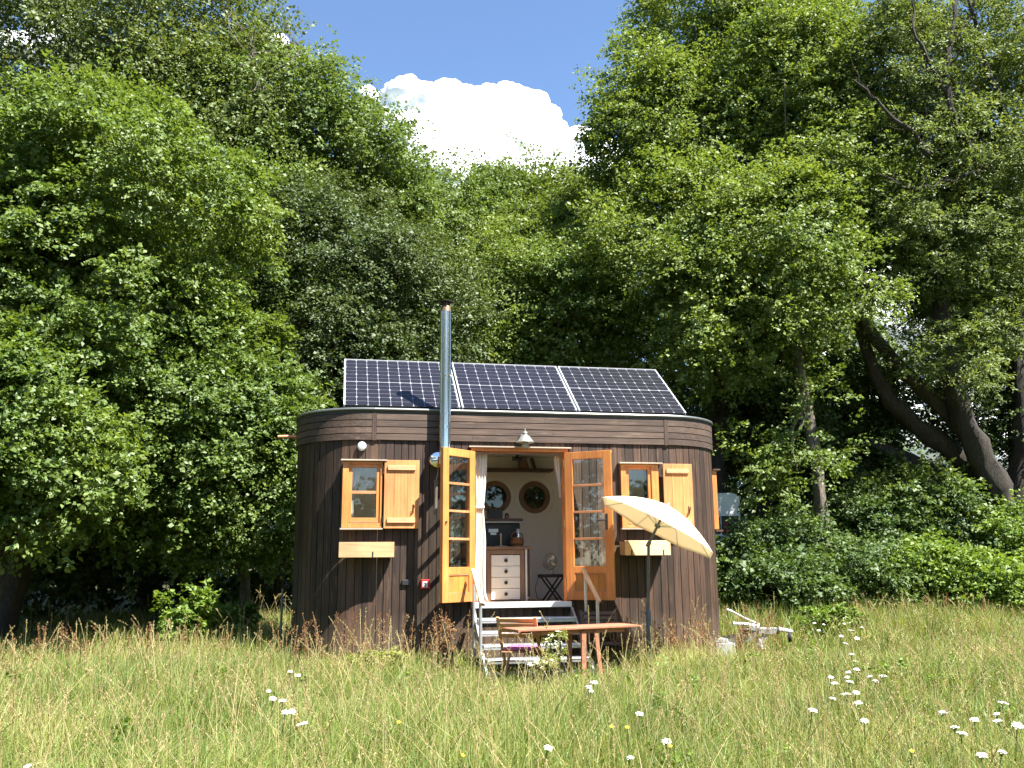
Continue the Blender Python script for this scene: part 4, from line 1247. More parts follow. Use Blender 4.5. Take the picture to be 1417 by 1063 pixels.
def branch_pts(a, b, g, n=5, sag=0.0, wob=0.08):
    a, b = np.array(a, float), np.array(b, float)
    L = np.linalg.norm(b - a)
    pts = []
    for i in range(n + 1):
        t = i / n
        p = a + (b - a) * t + np.array([0, 0, -sag * L * 4 * t * (1 - t)])
        if 0 < i < n: p = p + g.normal(size=3) * wob * L * 0.5
        pts.append(tuple(p))
    return pts

SUNV = Vector((math.cos(R(57)) * math.sin(R(42)), -math.cos(R(57)) * math.cos(R(42)), math.sin(R(57))))

def tree(name, label, cat, base, trunks, ells, n_clump, mat, bark, L=0.09, spr=14, nl=26, rc=0.75, seed=1, limbs=16, limb_r=0.05, group=None, extra=None, **kw):
    """base (x, y); trunks: list of [(x, y, z, r), ...]"""
    t_ = thing(name, (base[0], base[1], float(gh(base[0], base[1]))), label, cat, group)
    V, cc = foliage(ells, int(n_clump * 1.15), spr, int(nl * 1.4), rc * 1.06, L * 0.82, seed, **kw)
    g = np.random.default_rng(seed + 99)
    m = MB()
    joints = []
    for tr_ in trunks:
        # smooth the given polyline
        P = np.array(tr_, float)
        tt = np.linspace(0, len(P) - 1, (len(P) - 1) * 6 + 1)
        Q = np.stack([np.interp(tt, range(len(P)), P[:, k]) for k in range(4)], 1)
        for _ in range(5): Q[1:-1] = (Q[:-2] + 2 * Q[1:-1] + Q[2:]) / 4
        Q[1:-1, :3] += g.normal(size=(len(Q) - 2, 3)) * (Q[1:-1, 3:4] * 0.10)
        Q[1:-1, 3] *= g.uniform(0.9, 1.12, len(Q) - 2)
        m.tube([tuple(q[:3]) for q in Q], [float(q[3]) for q in Q], 16, ridge=0.075)
        joints += [q for q in Q[len(Q) // 3:]]
    joints = np.array(joints)
    pick = g.choice(len(cc), min(limbs, len(cc)), replace=False)
    for i in pick:
        dd = np.linalg.norm((joints[:, :3] - cc[i]) * np.array([1, 1, 0.7]) + np.array([0, 0, 0.5]), axis=1)
        j = joints[np.argsort(dd)[:4]][g.integers(0, min(4, len(joints)))]
        pts = branch_pts(j[:3], cc[i], g, 5, sag=-0.06)
        r0 = min(j[3] * 0.6, limb_r * g.uniform(0.7, 1.3))
        m.tube(pts, [max(0.008, r0 * (1 - 0.16 * k)) for k in range(6)], 6)
    if extra:
        for pts, r0, r1 in extra:
            P = np.array(pts, float); nn = (len(P) - 1) * 4 + 1
            tt = np.linspace(0, len(P) - 1, nn)
            Q = np.stack([np.interp(tt, range(len(P)), P[:, k]) for k in range(3)], 1)
            Q[1:-1] = (Q[:-2] + Q[1:-1] * 2 + Q[2:]) / 4
            Q[1:-1] += g.normal(size=(nn - 2, 3)) * 0.03
            m.tube([tuple(q) for q in Q], [(r0 + (r1 - r0) * k / (nn - 1)) * g.uniform(0.85, 1.12) for k in range(nn)], 7)
            for k in range(3, nn - 1, 3):       # twigs
                e = Q[k] + g.normal(size=3) * np.array([0.45, 0.3, 0.3]) + np.array([0, 0, 0.35])
                m.tube(branch_pts(Q[k], e, g, 4, 0, 0.1), [0.014, 0.011, 0.009, 0.007, 0.004], 5)
    m.build('trunk', bark, t_, smooth=True)
    np_mesh('crown', V, [quads(len(V) // 4)], mat, t_)
    return t_

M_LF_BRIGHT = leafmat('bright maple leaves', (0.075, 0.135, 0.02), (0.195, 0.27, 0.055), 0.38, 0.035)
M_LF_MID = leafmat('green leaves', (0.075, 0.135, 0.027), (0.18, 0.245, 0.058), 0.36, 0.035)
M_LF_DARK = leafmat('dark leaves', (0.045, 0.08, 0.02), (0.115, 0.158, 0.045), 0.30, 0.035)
M_LF_OLIVE = leafmat('olive leaves', (0.075, 0.115, 0.032), (0.165, 0.21, 0.062), 0.34, 0.035)
M_LF_LINDEN = leafmat('linden leaves', (0.09, 0.152, 0.025), (0.225, 0.295, 0.06), 0.38, 0.035)
M_LF_WILLOW = leafmat('narrow pale leaves', (0.095, 0.14, 0.034), (0.20, 0.26, 0.075), 0.38, 0.035)
M_LF_BUSH = leafmat('bush leaves', (0.05, 0.10, 0.022), (0.125, 0.19, 0.045), 0.34, 0.035)
M_LF_HERB = leafmat('herb leaves', (0.11, 0.19, 0.025), (0.22, 0.31, 0.05), 0.38, 0.03)

def E(px, py, rx, ry, Y, rd=None, w=1.0):
    """ellipsoid of foliage as measured in the photograph: centre pixel, half sizes in pixels, distance plane Y"""
    c = at(px, py, Y)
    k = (c - CAM).dot(_fw) / FPX
    return ((c.x, c.y, c.z), (rx * k, (rd if rd else 0.8 * rx * k), ry * k), w * rx * ry * k * k)

def T(pts, Y, dY=0.0):
    """trunk line from pixels (px, py, radius in metres); dY: lean in depth along its length"""
    o = []
    for i, (px, py, r) in enumerate(pts):
        p = at(px, py, Y + dY * i / max(1, len(pts) - 1)); o.append((p.x, p.y, p.z, r))
    return o

def foot(px, Y):
    p = at(px, 800, Y); return (p.x, Y)

def upright(px, Y, pxtop, pytop, r0, r1, lean=0.0):
    b = foot(px, Y); tp = at(pxtop, pytop, Y + lean)
    z0 = float(gh(*b)) - 0.15
    return [(b[0], b[1], z0, r0), (b[0] * 0.6 + tp.x * 0.4 + 0.1, Y, z0 + (tp.z - z0) * 0.4, r0 * 0.75), (tp.x, Y + lean, tp.z, r1)]

# ---------------------------------------------------------------- the trees of the picture
# left side
tree('maple_tree', 'large bright green maple filling the left edge, its crown reaching nearly to the ground', 'tree', foot(10, 3.6), [upright(8, 3.6, 90, 420, 0.2, 0.06)],
     [E(60, 420, 220, 170, 3.6), E(150, 300, 190, 150, 3.8), E(200, 520, 110, 150, 3.2), E(-60, 300, 150, 160, 4.0)], 300, M_LF_BRIGHT, M_BARKD, L=0.088, spr=15, nl=40, rc=0.60, seed=11, limbs=24, zmin=1.3)
tree('maple_tree', 'low bright green maple at the far left with a dark bare trunk underneath', 'tree', foot(-30, 1.4), [upright(-30, 1.4, 30, 640, 0.13, 0.04)],
     [E(40, 640, 105, 95, 1.4), E(-30, 560, 100, 80, 1.6)], 110, M_LF_BRIGHT, M_BARKD, L=0.09, spr=14, nl=32, rc=0.5, seed=12, limbs=14, zmin=1.25)
tree('maple_tree', 'bright green young maple just left of the tiny house', 'tree', foot(347, 4.6), [upright(349, 4.6, 300, 560, 0.11, 0.04)],
     [E(275, 600, 130, 110, 3.9), E(335, 660, 75, 120, 3.6), E(230, 690, 100, 60, 4.0), E(330, 530, 75, 80, 4.2)], 230, M_LF_BRIGHT, M_BARKG, L=0.085, spr=15, nl=36, rc=0.52, seed=13, limbs=18, zmin=1.25)
dead = []
for k in range(9):
    g = np.random.default_rng(k)
    a = at(395 - k * 9, 210 + (k % 3) * 20, 8.0); b = at(350 + (k * 23) % 110 - 30, 10 + (k * 37) % 90, 7.6)
    dead.append((branch_pts(a, b, g, 5, 0, 0.12), 0.035, 0.008))
tree('ash_tree', 'tall olive green tree with bare grey twigs, at the top left corner', 'tree', foot(200, 9.5), [upright(210, 9.5, 210, 60, 0.26, 0.06)],
     [E(110, 90, 130, 120, 9.5), E(230, 40, 150, 110, 9.8), E(280, 65, 65, 95, 9.2), E(230, 190, 160, 110, 9.0)], 260, M_LF_OLIVE, M_BARKG, L=0.105, spr=13, nl=26, rc=0.85, seed=14, limbs=22, extra=dead)
tree('beech_tree', 'green broad crowned tree sloping down from the top left towards the cloud', 'tree', foot(430, 9.0), [upright(430, 9.0, 430, 180, 0.24, 0.06)],
     [E(372, 185, 100, 105, 8.8), E(455, 245, 105, 100, 8.8), E(370, 330, 110, 110, 8.2), E(520, 312, 60, 75, 9.2)], 300, M_LF_MID, M_BARK, L=0.095, spr=14, nl=26, rc=0.72, seed=15, limbs=22)
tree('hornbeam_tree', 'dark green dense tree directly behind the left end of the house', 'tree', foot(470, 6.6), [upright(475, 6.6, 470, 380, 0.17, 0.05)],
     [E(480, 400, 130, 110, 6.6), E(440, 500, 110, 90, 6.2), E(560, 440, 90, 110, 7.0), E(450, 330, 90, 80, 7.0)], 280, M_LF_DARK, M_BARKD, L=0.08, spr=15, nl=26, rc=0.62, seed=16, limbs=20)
# centre
tree('linden_tree', 'rounded green tree under the cloud, left of the middle treetops', 'tree', foot(610, 13), [upright(610, 13, 610, 330, 0.22, 0.05)],
     [E(605, 325, 80, 80, 13), E(640, 400, 90, 90, 12.4)], 190, M_LF_MID, M_BARK, L=0.105, spr=13, nl=24, rc=0.8, seed=17, limbs=14)
tree('linden_tree', 'tallest of the middle treetops under the cloud, with a lone tuft on top', 'tree', foot(715, 14), [upright(715, 14, 715, 240, 0.22, 0.03)],
     [E(700, 300, 45, 60, 14), E(725, 350, 80, 80, 14), E(738, 240, 10, 16, 14, 0.3, 0.8)], 190, M_LF_MID, M_BARK, L=0.105, spr=13, nl=24, rc=0.7, seed=18, limbs=14)
tree('linden_tree', 'pointed green tree in the middle, right under the end of the cloud', 'tree', foot(800, 13.5), [upright(800, 13.5, 780, 260, 0.2, 0.03)],
     [E(775, 305, 35, 60, 13.5), E(800, 360, 70, 90, 13.3), E(822, 272, 28, 45, 14.5), E(770, 390, 70, 90, 12.8)], 210, M_LF_LINDEN, M_BARK, L=0.10, spr=13, nl=24, rc=0.65, seed=19, limbs=14)
tree('linden_tree', 'yellow green layered tree right behind the solar panels', 'tree', foot(760, 8.6), [upright(760, 8.6, 750, 420, 0.15, 0.04)],
     [E(700, 430, 75, 90, 8.6), E(790, 440, 90, 80, 8.4), E(740, 370, 60, 60, 9.0), E(860, 480, 40, 50, 8.0)], 230, M_LF_LINDEN, M_BARK, L=0.09, spr=14, nl=26, rc=0.6, seed=20, limbs=16)
# right side
tree('linden_tree', 'very tall linden right of the sky gap, its crown cut by the top edge', 'tree', foot(1000, 7.2), [upright(985, 7.2, 990, 120, 0.24, 0.06)],
     [E(985, 55, 95, 105, 8.6, 1.2), E(990, 180, 120, 100, 7.6, 1.4), E(920, 200, 80, 110, 7.9, 1.1), E(930, 330, 100, 100, 6.4, 1.4), E(1010, 420, 110, 100, 5.2, 1.4), E(1060, 60, 120, 120, 8.8, 1.4), E(886, 130, 40, 70, 8.4)],
     470, M_LF_LINDEN, M_BARKD, L=0.095, spr=14, nl=26, rc=0.66, seed=21, limbs=34)
tree('linden_tree', 'slim linden with a pale crooked trunk standing in the bushes right of the house', 'tree', foot(1140, 5.2), [T([(1143, 790, 0.15), (1133, 660, 0.13), (1112, 540, 0.11), (1098, 440, 0.095), (1102, 350, 0.07), (1105, 290, 0.03)], 5.2)],
     [E(1110, 130, 105, 120, 6.6, 1.2), E(1160, 260, 100, 90, 5.8, 1.2), E(1070, 330, 95, 80, 5.0, 1.1), E(1120, 400, 100, 60, 4.6, None, 0.8), E(1000, 480, 70, 60, 5.4, None, 0.6), E(1150, 580, 70, 40, 4.6, None, 0.4), E(1080, 650, 70, 35, 4.6, None, 0.4)],
     330, M_LF_LINDEN, M_BARKG, L=0.09, spr=14, nl=24, rc=0.55, seed=22, limbs=30, inner=0.2)
big = []
g = np.random.default_rng(5)
def px_branch(pts, r0, r1, Y):
    return ([tuple(at(a, b, Y)) for a, b in pts], r0, r1)
big += [px_branch([(1285, 215), (1268, 185), (1240, 170), (1215, 140), (1180, 110)], 0.07, 0.02, 3.8), px_branch([(1360, 240), (1335, 190), (1312, 150), (1310, 90), (1322, 20), (1330, -30)], 0.085, 0.04, 3.8),
        px_branch([(1312, 130), (1285, 90), (1265, 40), (1262, 0)], 0.05, 0.02, 3.8), px_branch([(1322, 60), (1345, 20), (1350, -10)], 0.03, 0.015, 3.8), px_branch([(1417, 225), (1400, 180), (1372, 110), (1355, 50), (1340, 0)], 0.08, 0.03, 3.8),
        px_branch([(1400, 250), (1350, 240), (1290, 258), (1250, 262), (1215, 240)], 0.05, 0.015, 3.8), px_branch([(1310, 90), (1340, 60), (1360, 75)], 0.02, 0.01, 3.8)]
tree('willow_tree', 'huge old tree at the right edge with thick dark leaning trunks', 'tree', foot(1400, 5.6),
     [T([(1405, 760, 0.36), (1385, 690, 0.32), (1340, 600, 0.26), (1310, 500, 0.2), (1298, 380, 0.17), (1300, 280, 0.14), (1360, 230, 0.1)], 5.6, -1.0),
      T([(1395, 740, 0.32), (1350, 650, 0.26), (1270, 590, 0.2), (1215, 540, 0.16), (1180, 420, 0.1)], 5.9),
      T([(1340, 600, 0.2), (1290, 550, 0.17), (1235, 500, 0.15), (1190, 440, 0.12), (1150, 380, 0.06)], 5.6),
      T([(1400, 740, 0.3), (1330, 670, 0.24), (1260, 640, 0.18), (1200, 610, 0.1)], 6.3),
      T([(1410, 760, 0.3), (1420, 560, 0.24), (1400, 400, 0.18), (1390, 250, 0.12)], 6.2)],
     [E(1340, 50, 130, 90, 5.0, 1.4, 1.1), E(1400, 170, 90, 80, 4.8, 1.2, 1.1), E(1250, 120, 70, 110, 5.4, 1.4), E(1330, 220, 110, 45, 4.6, 1.1), E(1400, 330, 70, 110, 6.0), E(1300, 330, 60, 50, 5.8, None, 0.5), E(1230, 200, 60, 70, 6.4), E(1220, 340, 55, 60, 6.4, None, 0.8), E(1275, 400, 45, 40, 6.2, None, 0.4), E(1290, 490, 60, 40, 5.0, None, 0.5), E(1350, 420, 60, 60, 5.6), E(1305, 330, 75, 60, 4.4, 0.6), E(1380, 310, 60, 60, 4.4, 0.6), E(1235, 290, 50, 50, 5.0, 0.6), E(1330, 480, 60, 40, 4.4, 0.5, 0.7)],
     520, M_LF_WILLOW, M_BARKD, L=0.10, spr=13, nl=24, rc=0.6, seed=23, limbs=30, extra=big, aspect=0.42, jit=0.7)
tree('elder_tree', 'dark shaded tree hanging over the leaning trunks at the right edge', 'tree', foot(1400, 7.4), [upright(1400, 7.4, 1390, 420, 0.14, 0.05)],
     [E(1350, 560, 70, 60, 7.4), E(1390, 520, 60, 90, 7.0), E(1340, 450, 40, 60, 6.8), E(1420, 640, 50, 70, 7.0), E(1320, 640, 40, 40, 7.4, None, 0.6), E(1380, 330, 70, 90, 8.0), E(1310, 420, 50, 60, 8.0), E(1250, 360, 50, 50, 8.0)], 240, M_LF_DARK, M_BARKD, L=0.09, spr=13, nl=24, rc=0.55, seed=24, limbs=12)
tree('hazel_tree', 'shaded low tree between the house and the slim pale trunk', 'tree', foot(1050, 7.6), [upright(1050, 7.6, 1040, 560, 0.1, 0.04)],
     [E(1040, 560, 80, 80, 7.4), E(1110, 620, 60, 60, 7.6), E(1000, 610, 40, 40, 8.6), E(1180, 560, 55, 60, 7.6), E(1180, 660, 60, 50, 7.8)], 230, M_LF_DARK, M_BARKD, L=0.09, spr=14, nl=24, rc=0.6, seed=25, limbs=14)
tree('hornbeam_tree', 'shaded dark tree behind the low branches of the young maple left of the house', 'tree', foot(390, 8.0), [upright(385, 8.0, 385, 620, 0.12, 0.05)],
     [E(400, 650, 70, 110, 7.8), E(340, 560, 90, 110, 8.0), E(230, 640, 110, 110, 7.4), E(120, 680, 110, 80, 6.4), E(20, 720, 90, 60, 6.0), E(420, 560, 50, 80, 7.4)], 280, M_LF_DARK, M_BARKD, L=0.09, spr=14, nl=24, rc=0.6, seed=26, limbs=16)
# trees farther back, which close the wood
back = [(-60, 20, 250, 17), (90, 22, 300, 18), (260, 20, 350, 19), (430, 19, 420, 18), (560, 19, 470, 18), (690, 20, 440, 19), (830, 20, 440, 19), (940, 18, 330, 17), (1060, 16, 330, 15.5), (1130, 14, 520, 13.5)]
names = ['far left of the wood', 'behind the big bright maple', 'behind the olive tree with bare twigs', 'behind the dense dark tree', 'behind the chimney', 'behind the middle treetops', 'left of the tall linden, far back', 'behind the tall linden', 'behind the slim pale trunk', 'behind the bushes right of the house']
for k, (px, Y, py, yy) in enumerate(back):
    wdt = 115
    tree('forest_tree', 'shaded forest tree ' + names[k], 'tree', foot(px, Y), [upright(px, Y, px, py + 60, 0.25, 0.06)],
         [E(px, py, wdt, 130, Y), E(px + 20, py + 190, wdt, 120, Y - 0.5), E(px - 10, min(720, py + 340), wdt, 110, Y)], 150, (M_LF_DARK, M_LF_MID)[k % 2], M_BARKD, L=0.15, spr=11, nl=22, rc=1.05, seed=40 + k, limbs=10, group='trees closing the wood')

# ---------------------------------------------------------------- bushes
def bush(name, label, cat, px, Y, ells, n, mat, L, rc, seed, group=None, stems=7, **kw):
    b = foot(px, Y)
    z0 = float(gh(*b))
    t_ = thing(name, (b[0], b[1], z0), label, cat, group)
    V, cc = foliage(ells, n, 9, 18, rc, L, seed, zmin=z0 - 0.1, **kw)
    g = np.random.default_rng(seed)
    m = MB()
    for i in g.choice(len(cc), min(stems, len(cc)), replace=False):
        p = cc[i]; q = (p[0] * 0.25 + b[0] * 0.75 + g.uniform(-.2, .2), p[1] * 0.25 + b[1] * 0.75, z0 - 0.05)
        m.tube(branch_pts(q, p, g, 4, -0.05), [0.02, 0.017, 0.013, 0.01, 0.006], 6)
    m.build('stems', M_BARKD, t_, smooth=True)
    np_mesh('foliage', V, [quads(len(V) // 4)], mat, t_)
    return t_

bs = [(1010, 5.0, 60, 770, 60, 60, M_LF_BUSH, 'dark green bush against the right end of the house below the caravan'),
      (1085, 4.6, 1085, 775, 60, 52, M_LF_BUSH, 'dark green bush left of the pale crooked trunk'),
      (1190, 5.6, 1195, 742, 60, 62, M_LF_BUSH, 'glossy dark bush just right of the pale crooked trunk'),
      (1262, 5.6, 1262, 722, 72, 78, M_LF_BUSH, 'glossy broad leaved bush in front of the leaning trunks'),
      (1335, 5.2, 1335, 745, 70, 60, M_LF_BUSH, 'broad leaved bush at the foot of the huge old tree'),
      (1405, 4.6, 1410, 770, 70, 55, M_LF_HERB, 'light green bush at the right edge of the meadow'),
      (1290, 4.0, 1290, 800, 80, 38, M_LF_HERB, 'low light green bush before the leaning trunks'),
      (1190, 4.0, 1190, 800, 70, 38, M_LF_BUSH, 'low bush at the meadow edge between the trunk and the light bush'),
      (1090, 3.6, 1085, 815, 55, 30, M_LF_BUSH, 'low dark plants behind the trailer drawbar'),
      (1370, 3.4, 1375, 818, 70, 26, M_LF_HERB, 'lowest light green leafy plants at the right edge')]
for k, (px, Y, cx2, cy2, rx, ry, mt, lab) in enumerate(bs):
    if cx2 == 60: cx2, cy2, rx, ry = 1012, 795, 40, 30
    bush('bush', lab, 'bush', px, Y, [E(cx2, cy2, rx, ry, Y, 0.8)], (105 if ry > 40 else 70), (mt if k % 3 else M_LF_MID) if mt is M_LF_BUSH else mt, (0.088, 0.07, 0.08)[k % 3], 0.34, 60 + k, jit=0.85, slen=(0.6, 1.2), group='bushes along the right meadow edge')
bush('bush', 'round leaved green bush in the light below the young maple', 'bush', 262, 2.4, [E(258, 850, 28, 20, 2.4, 0.3), E(300, 862, 40, 10, 3.0, 0.4)], 40, M_LF_HERB, 0.075, 0.2, 80)
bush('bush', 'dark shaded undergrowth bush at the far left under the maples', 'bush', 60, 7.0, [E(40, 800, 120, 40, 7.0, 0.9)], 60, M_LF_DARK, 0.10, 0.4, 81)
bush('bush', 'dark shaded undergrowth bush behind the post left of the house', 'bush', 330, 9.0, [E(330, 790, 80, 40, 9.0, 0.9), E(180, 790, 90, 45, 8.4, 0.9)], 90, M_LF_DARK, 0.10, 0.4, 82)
for k, (px, py0, r_) in enumerate(((120, 560, 0.07), (176, 600, 0.05))):
    pass

# ================================================================== the meadow
def meadow(name, n, region, hfun, wid, mat, seed, lean=0.35, segs=3, keep=None, kind='stuff', zoff=0.0):
    g = np.random.default_rng(seed)
    x0, x1, y0, y1 = region
    X, Y = g.uniform(x0, x1, n), g.uniform(y0, y1, n)
    k = np.ones(n, bool)
    # not inside the house, nor outside the field of view by far
    k &= ~((X > -0.5) & (X < 5.75) & (Y > 0.05) & (Y < 2.5))
    k &= ~((X > 1.8) & (X < 3.3) & (Y > -1.2) & (Y <= 0.05))
    dx = X; dy = Y - CAM.y
    ang = np.arctan2(dx, dy)
    k &= (ang > YAW - 0.62) & (ang < YAW + 0.62)
    if keep is not None: k &= keep(X, Y, g)
    X, Y = X[k], Y[k]; n = len(X)
    H = hfun(X, Y, g)
    dist = np.hypot(X, Y - CAM.y)
    Wd = wid * g.uniform(0.7, 1.3, n) * (0.8 + dist / 14)
    az = g.uniform(0, 2 * np.pi, n)
    ld = np.stack([np.cos(az), np.sin(az), np.zeros(n)], 1) + np.array([0.25, 0.1, 0])
    ln = np.abs(g.normal(size=n)) * lean * H
    fa = g.uniform(0, 2 * np.pi, n)
    sd = np.stack([np.cos(fa), np.sin(fa), np.zeros(n)], 1)
    B = np.stack([X, Y, gh(X, Y) - 0.02 + zoff], 1)
    rows = []
    for i in range(segs + 1):
        t = i / segs
        c = B + ld * (ln * t ** 2.2)[:, None] + np.array([0, 0, 1.0]) * (H * (t - 0.22 * (ln / H) * t ** 3))[:, None]
        w = Wd * (1 - t ** 1.6) * 0.5 + 0.0004
        rows += [c - sd * w[:, None], c + sd * w[:, None]]
    V = np.stack(rows, 1).reshape(-1, 3)
    b = (np.arange(n) * (2 * (segs + 1)))[:, None]
    F = np.concatenate([b + np.array([2 * i, 2 * i + 1, 2 * i + 3, 2 * i + 2]) for i in range(segs)], 0)
    o = np_mesh(name, V, [F], mat)
    tag(o, kind=kind)
    return o

def patch(X, Y): return np.sin(X * 1.1 + 0.6 * np.sin(Y * 1.3)) * np.sin(Y * 0.9 + 0.8 * np.sin(X * 0.7 + 1))

def h_low(X, Y, g):
    h = 0.41 + 0.07 * patch(X, Y) + 0.07 * patch(X * 2.7 + 1, Y * 2.3)
    near = (Y > -1.6) & (Y < 1.0) & (X > -1) & (X < 6.2)
    h = np.where(near, 0.39, h)
    h = np.where((Y > -3.2) & (Y < -1.0) & (X > 1.2) & (X < 3.6), 0.27, h)
    h = np.where((Y > -2.4) & (X > 5) & (X < 8.2), 0.24, h)
    h = np.where(Y > 3, 0.32, h)
    return h * g.uniform(0.45, 1.25, len(X))
def h_tall(X, Y, g): return (0.66 + 0.08 * patch(X + 3, Y)) * g.uniform(0.75, 1.2, len(X)) * np.where((Y > -1.7) & (Y < 0.8), 0.8, 1.0) * np.where(Y > 2, 0.75, 1)

M_GRASS = leafmat('meadow grass', (0.13, 0.19, 0.033), (0.40, 0.415, 0.115), 0.42, 0.03, patch=0.6)
M_GRASSG = leafmat('fresh grass', (0.075, 0.15, 0.022), (0.24, 0.33, 0.06), 0.42, 0.03, patch=0.8)
M_STRAW = leafmat('dry straw', (0.33, 0.27, 0.115), (0.52, 0.43, 0.205), 0.30, 0.03, patch=1.2)
M_REDG = leafmat('reddish seed grass', (0.20, 0.105, 0.055), (0.36, 0.22, 0.12), 0.25, 0.0, patch=1.5)
shade_ok = lambda X, Y, g: ~((X < -1.6) & (Y > 1.4) & (g.random(len(X)) < 0.8))
far_thin = lambda X, Y, g: shade_ok(X, Y, g) & (g.random(len(X)) < np.clip(7.0 / np.hypot(X, Y + 12.6), 0.25, 1))
meadow('meadow_grass', 430000, (-7, 13, -9.8, 9), h_low, 0.0066, M_GRASS, 1, lean=0.55, keep=far_thin)
meadow('fresh_grass', 300000, (-7, 13, -9.8, 6), h_low, 0.0075, M_GRASSG, 2, lean=0.45, keep=lambda X, Y, g: far_thin(X, Y, g) & (patch(X * 1.3 + 2, Y * 1.2) > -0.35 - 0.35 * (Y < -4)))
meadow('dry_grass', 95000, (-7, 13, -9.8, 8), lambda X, Y, g: h_low(X, Y, g) * 1.12, 0.0045, M_STRAW, 3, lean=0.7, keep=far_thin)

meadow('tall_grass', 9000, (5.9, 13, 0.8, 4.2), lambda X, Y, g: g.uniform(0.3, 0.75, len(X)), 0.0075, M_GRASS, 4, lean=0.4, keep=lambda X, Y, g: (Y > 1.2 + 0.8 * np.sin(X * 1.7)) | (g.random(len(X)) < 0.15))
meadow('tall_grass', 2500, (-4, -0.6, -0.6, 3.5), lambda X, Y, g: g.uniform(0.3, 0.6, len(X)), 0.0075, M_GRASS, 14, lean=0.5, keep=lambda X, Y, g: X + 0.5 * Y > -1.9)

# tall dry stalks with seed heads
def stalks(name, n, region, mat, seed, hs, head, keep=None, spread=0.5, hw=0.012, lean=0.4, loose=False, nh=16):
    g = np.random.default_rng(seed)
    x0, x1, y0, y1 = region
    X, Y = g.uniform(x0, x1, n), g.uniform(y0, y1, n)
    k = ~((X > -0.55) & (X < 5.8) & (Y > -0.03) & (Y < 2.5)) & ~((X > 1.9) & (X < 3.2) & (Y > -1.3) & (Y < 0))
    ang = np.arctan2(X, Y - CAM.y); k &= (ang > YAW - 0.62) & (ang < YAW + 0.62)
    if keep is not None: k &= keep(X, Y, g)
    X, Y = X[k], Y[k]; n = len(X)
    H = g.uniform(hs[0], hs[1], n)
    az = g.uniform(0, 2 * np.pi, n)
    ld = np.stack([np.cos(az), np.sin(az), np.zeros(n)], 1)
    ln = np.abs(g.normal(size=n)) * lean * H
    B = np.stack([X, Y, gh(X, Y)], 1)
    dist = np.hypot(X, Y - CAM.y)
    w = 0.0017 * (0.6 + dist / 12)
    def cen(t): return B + ld * (ln * t ** 2)[:, None] + np.array([0, 0, 1.0]) * (H * (t - 0.2 * (ln / H) * t ** 3))[:, None]
    Vs, Fs, off = [], [], 0
    side = np.stack([np.cos(YAW * np.ones(n)), -np.sin(YAW * np.ones(n)), np.zeros(n)], 1)
    dep = np.stack([np.sin(YAW * np.ones(n)), np.cos(YAW * np.ones(n)), np.zeros(n)], 1)
    seg = 6
    ring_ = []
    for i in range(seg + 1):
        c = cen(i / seg)
        for a in (0, 2.094, 4.189): ring_.append(c + (side * math.cos(a) + dep * math.sin(a)) * w[:, None])
    V = np.stack(ring_, 1).reshape(-1, 3)
    b = (np.arange(n) * 3 * (seg + 1))[:, None]
    F = np.concatenate([b + np.array([3 * i + j, 3 * i + (j + 1) % 3, 3 * i + 3 + (j + 1) % 3, 3 * i + 3 + j]) for i in range(seg) for j in range(3)], 0)
    # seed heads: small grains round the upper stalk
    T_ = 1 - head * g.random((n, nh))
    lo = T_ ** 1
    c = B[:, None] + ld[:, None] * (ln[:, None] * lo ** 2)[..., None] + np.array([0, 0, 1.0]) * (H[:, None] * (lo - 0.2 * (ln / H)[:, None] * lo ** 3))[..., None]
    q = (1 - T_) / head
    rad = (spread * np.sin(np.pi * np.clip(q * 0.85 + 0.1, 0, 1))) * g.random((n, nh))
    rd = unit(g.normal(size=(n, nh, 3)))
    c = c + rd * rad[..., None]
    c = c.reshape(-1, 3)
    D = unit(rd.reshape(-1, 3) * 0.6 + np.array([0, 0, 0.8]))
    Nn = unit(g.normal(size=c.shape))
    Ls = hw * 2.4 * g.uniform(0.7, 1.3, len(c)) * np.repeat(0.6 + dist / 14, nh)
    V2 = leaves(c, D, Nn, Ls, Ls * 0.4)
    F2 = quads(len(c)) + len(V)
    o = np_mesh(name, np.concatenate([V, V2]), [np.concatenate([F, F2])], mat)
    tag(o, kind='stuff')
    return o

stalks('seeding_grass', 6500, (-7, 13, -9.4, 7), M_STRAW, 5, (0.5, 0.86), 0.22, keep=lambda X, Y, g: far_thin(X, Y, g) & ~((X > 1.0) & (X < 4.6) & (Y > -2.4)) & ~((X > 4.6) & (X < 8) & (Y > -2.6) & (Y < 2)), spread=0.008, hw=0.0048, nh=30)
wall_strip = lambda X, Y, g: (Y < -0.06 * np.ones(len(X)))
stalks('reddish_grass', 60, (-0.6, 1.75, -0.8, -0.05), M_REDG, 6, (0.4, 0.95), 0.5, spread=0.05, hw=0.007, nh=50, lean=0.2)
stalks('reddish_grass', 110, (3.3, 6.0, -0.9, -0.05), M_REDG, 7, (0.4, 0.8), 0.5, spread=0.05, hw=0.007, nh=50, lean=0.2)
stalks('reddish_grass', 90, (-6, -0.2, -0.4, 1.6), M_REDG, 8, (0.4, 0.75), 0.4, spread=0.025, hw=0.008, nh=26, lean=0.5)
stalks('reddish_grass', 60, (5.6, 12, 2.0, 4.0), M_REDG, 9, (0.4, 0.8), 0.4, spread=0.025, hw=0.008, nh=26, lean=0.25)
stalks('seeding_grass', 80, (-0.5, 5.8, -1.6, -0.15), M_STRAW, 10, (0.5, 1.05), 0.22, spread=0.008, hw=0.0042, nh=34, lean=0.45)

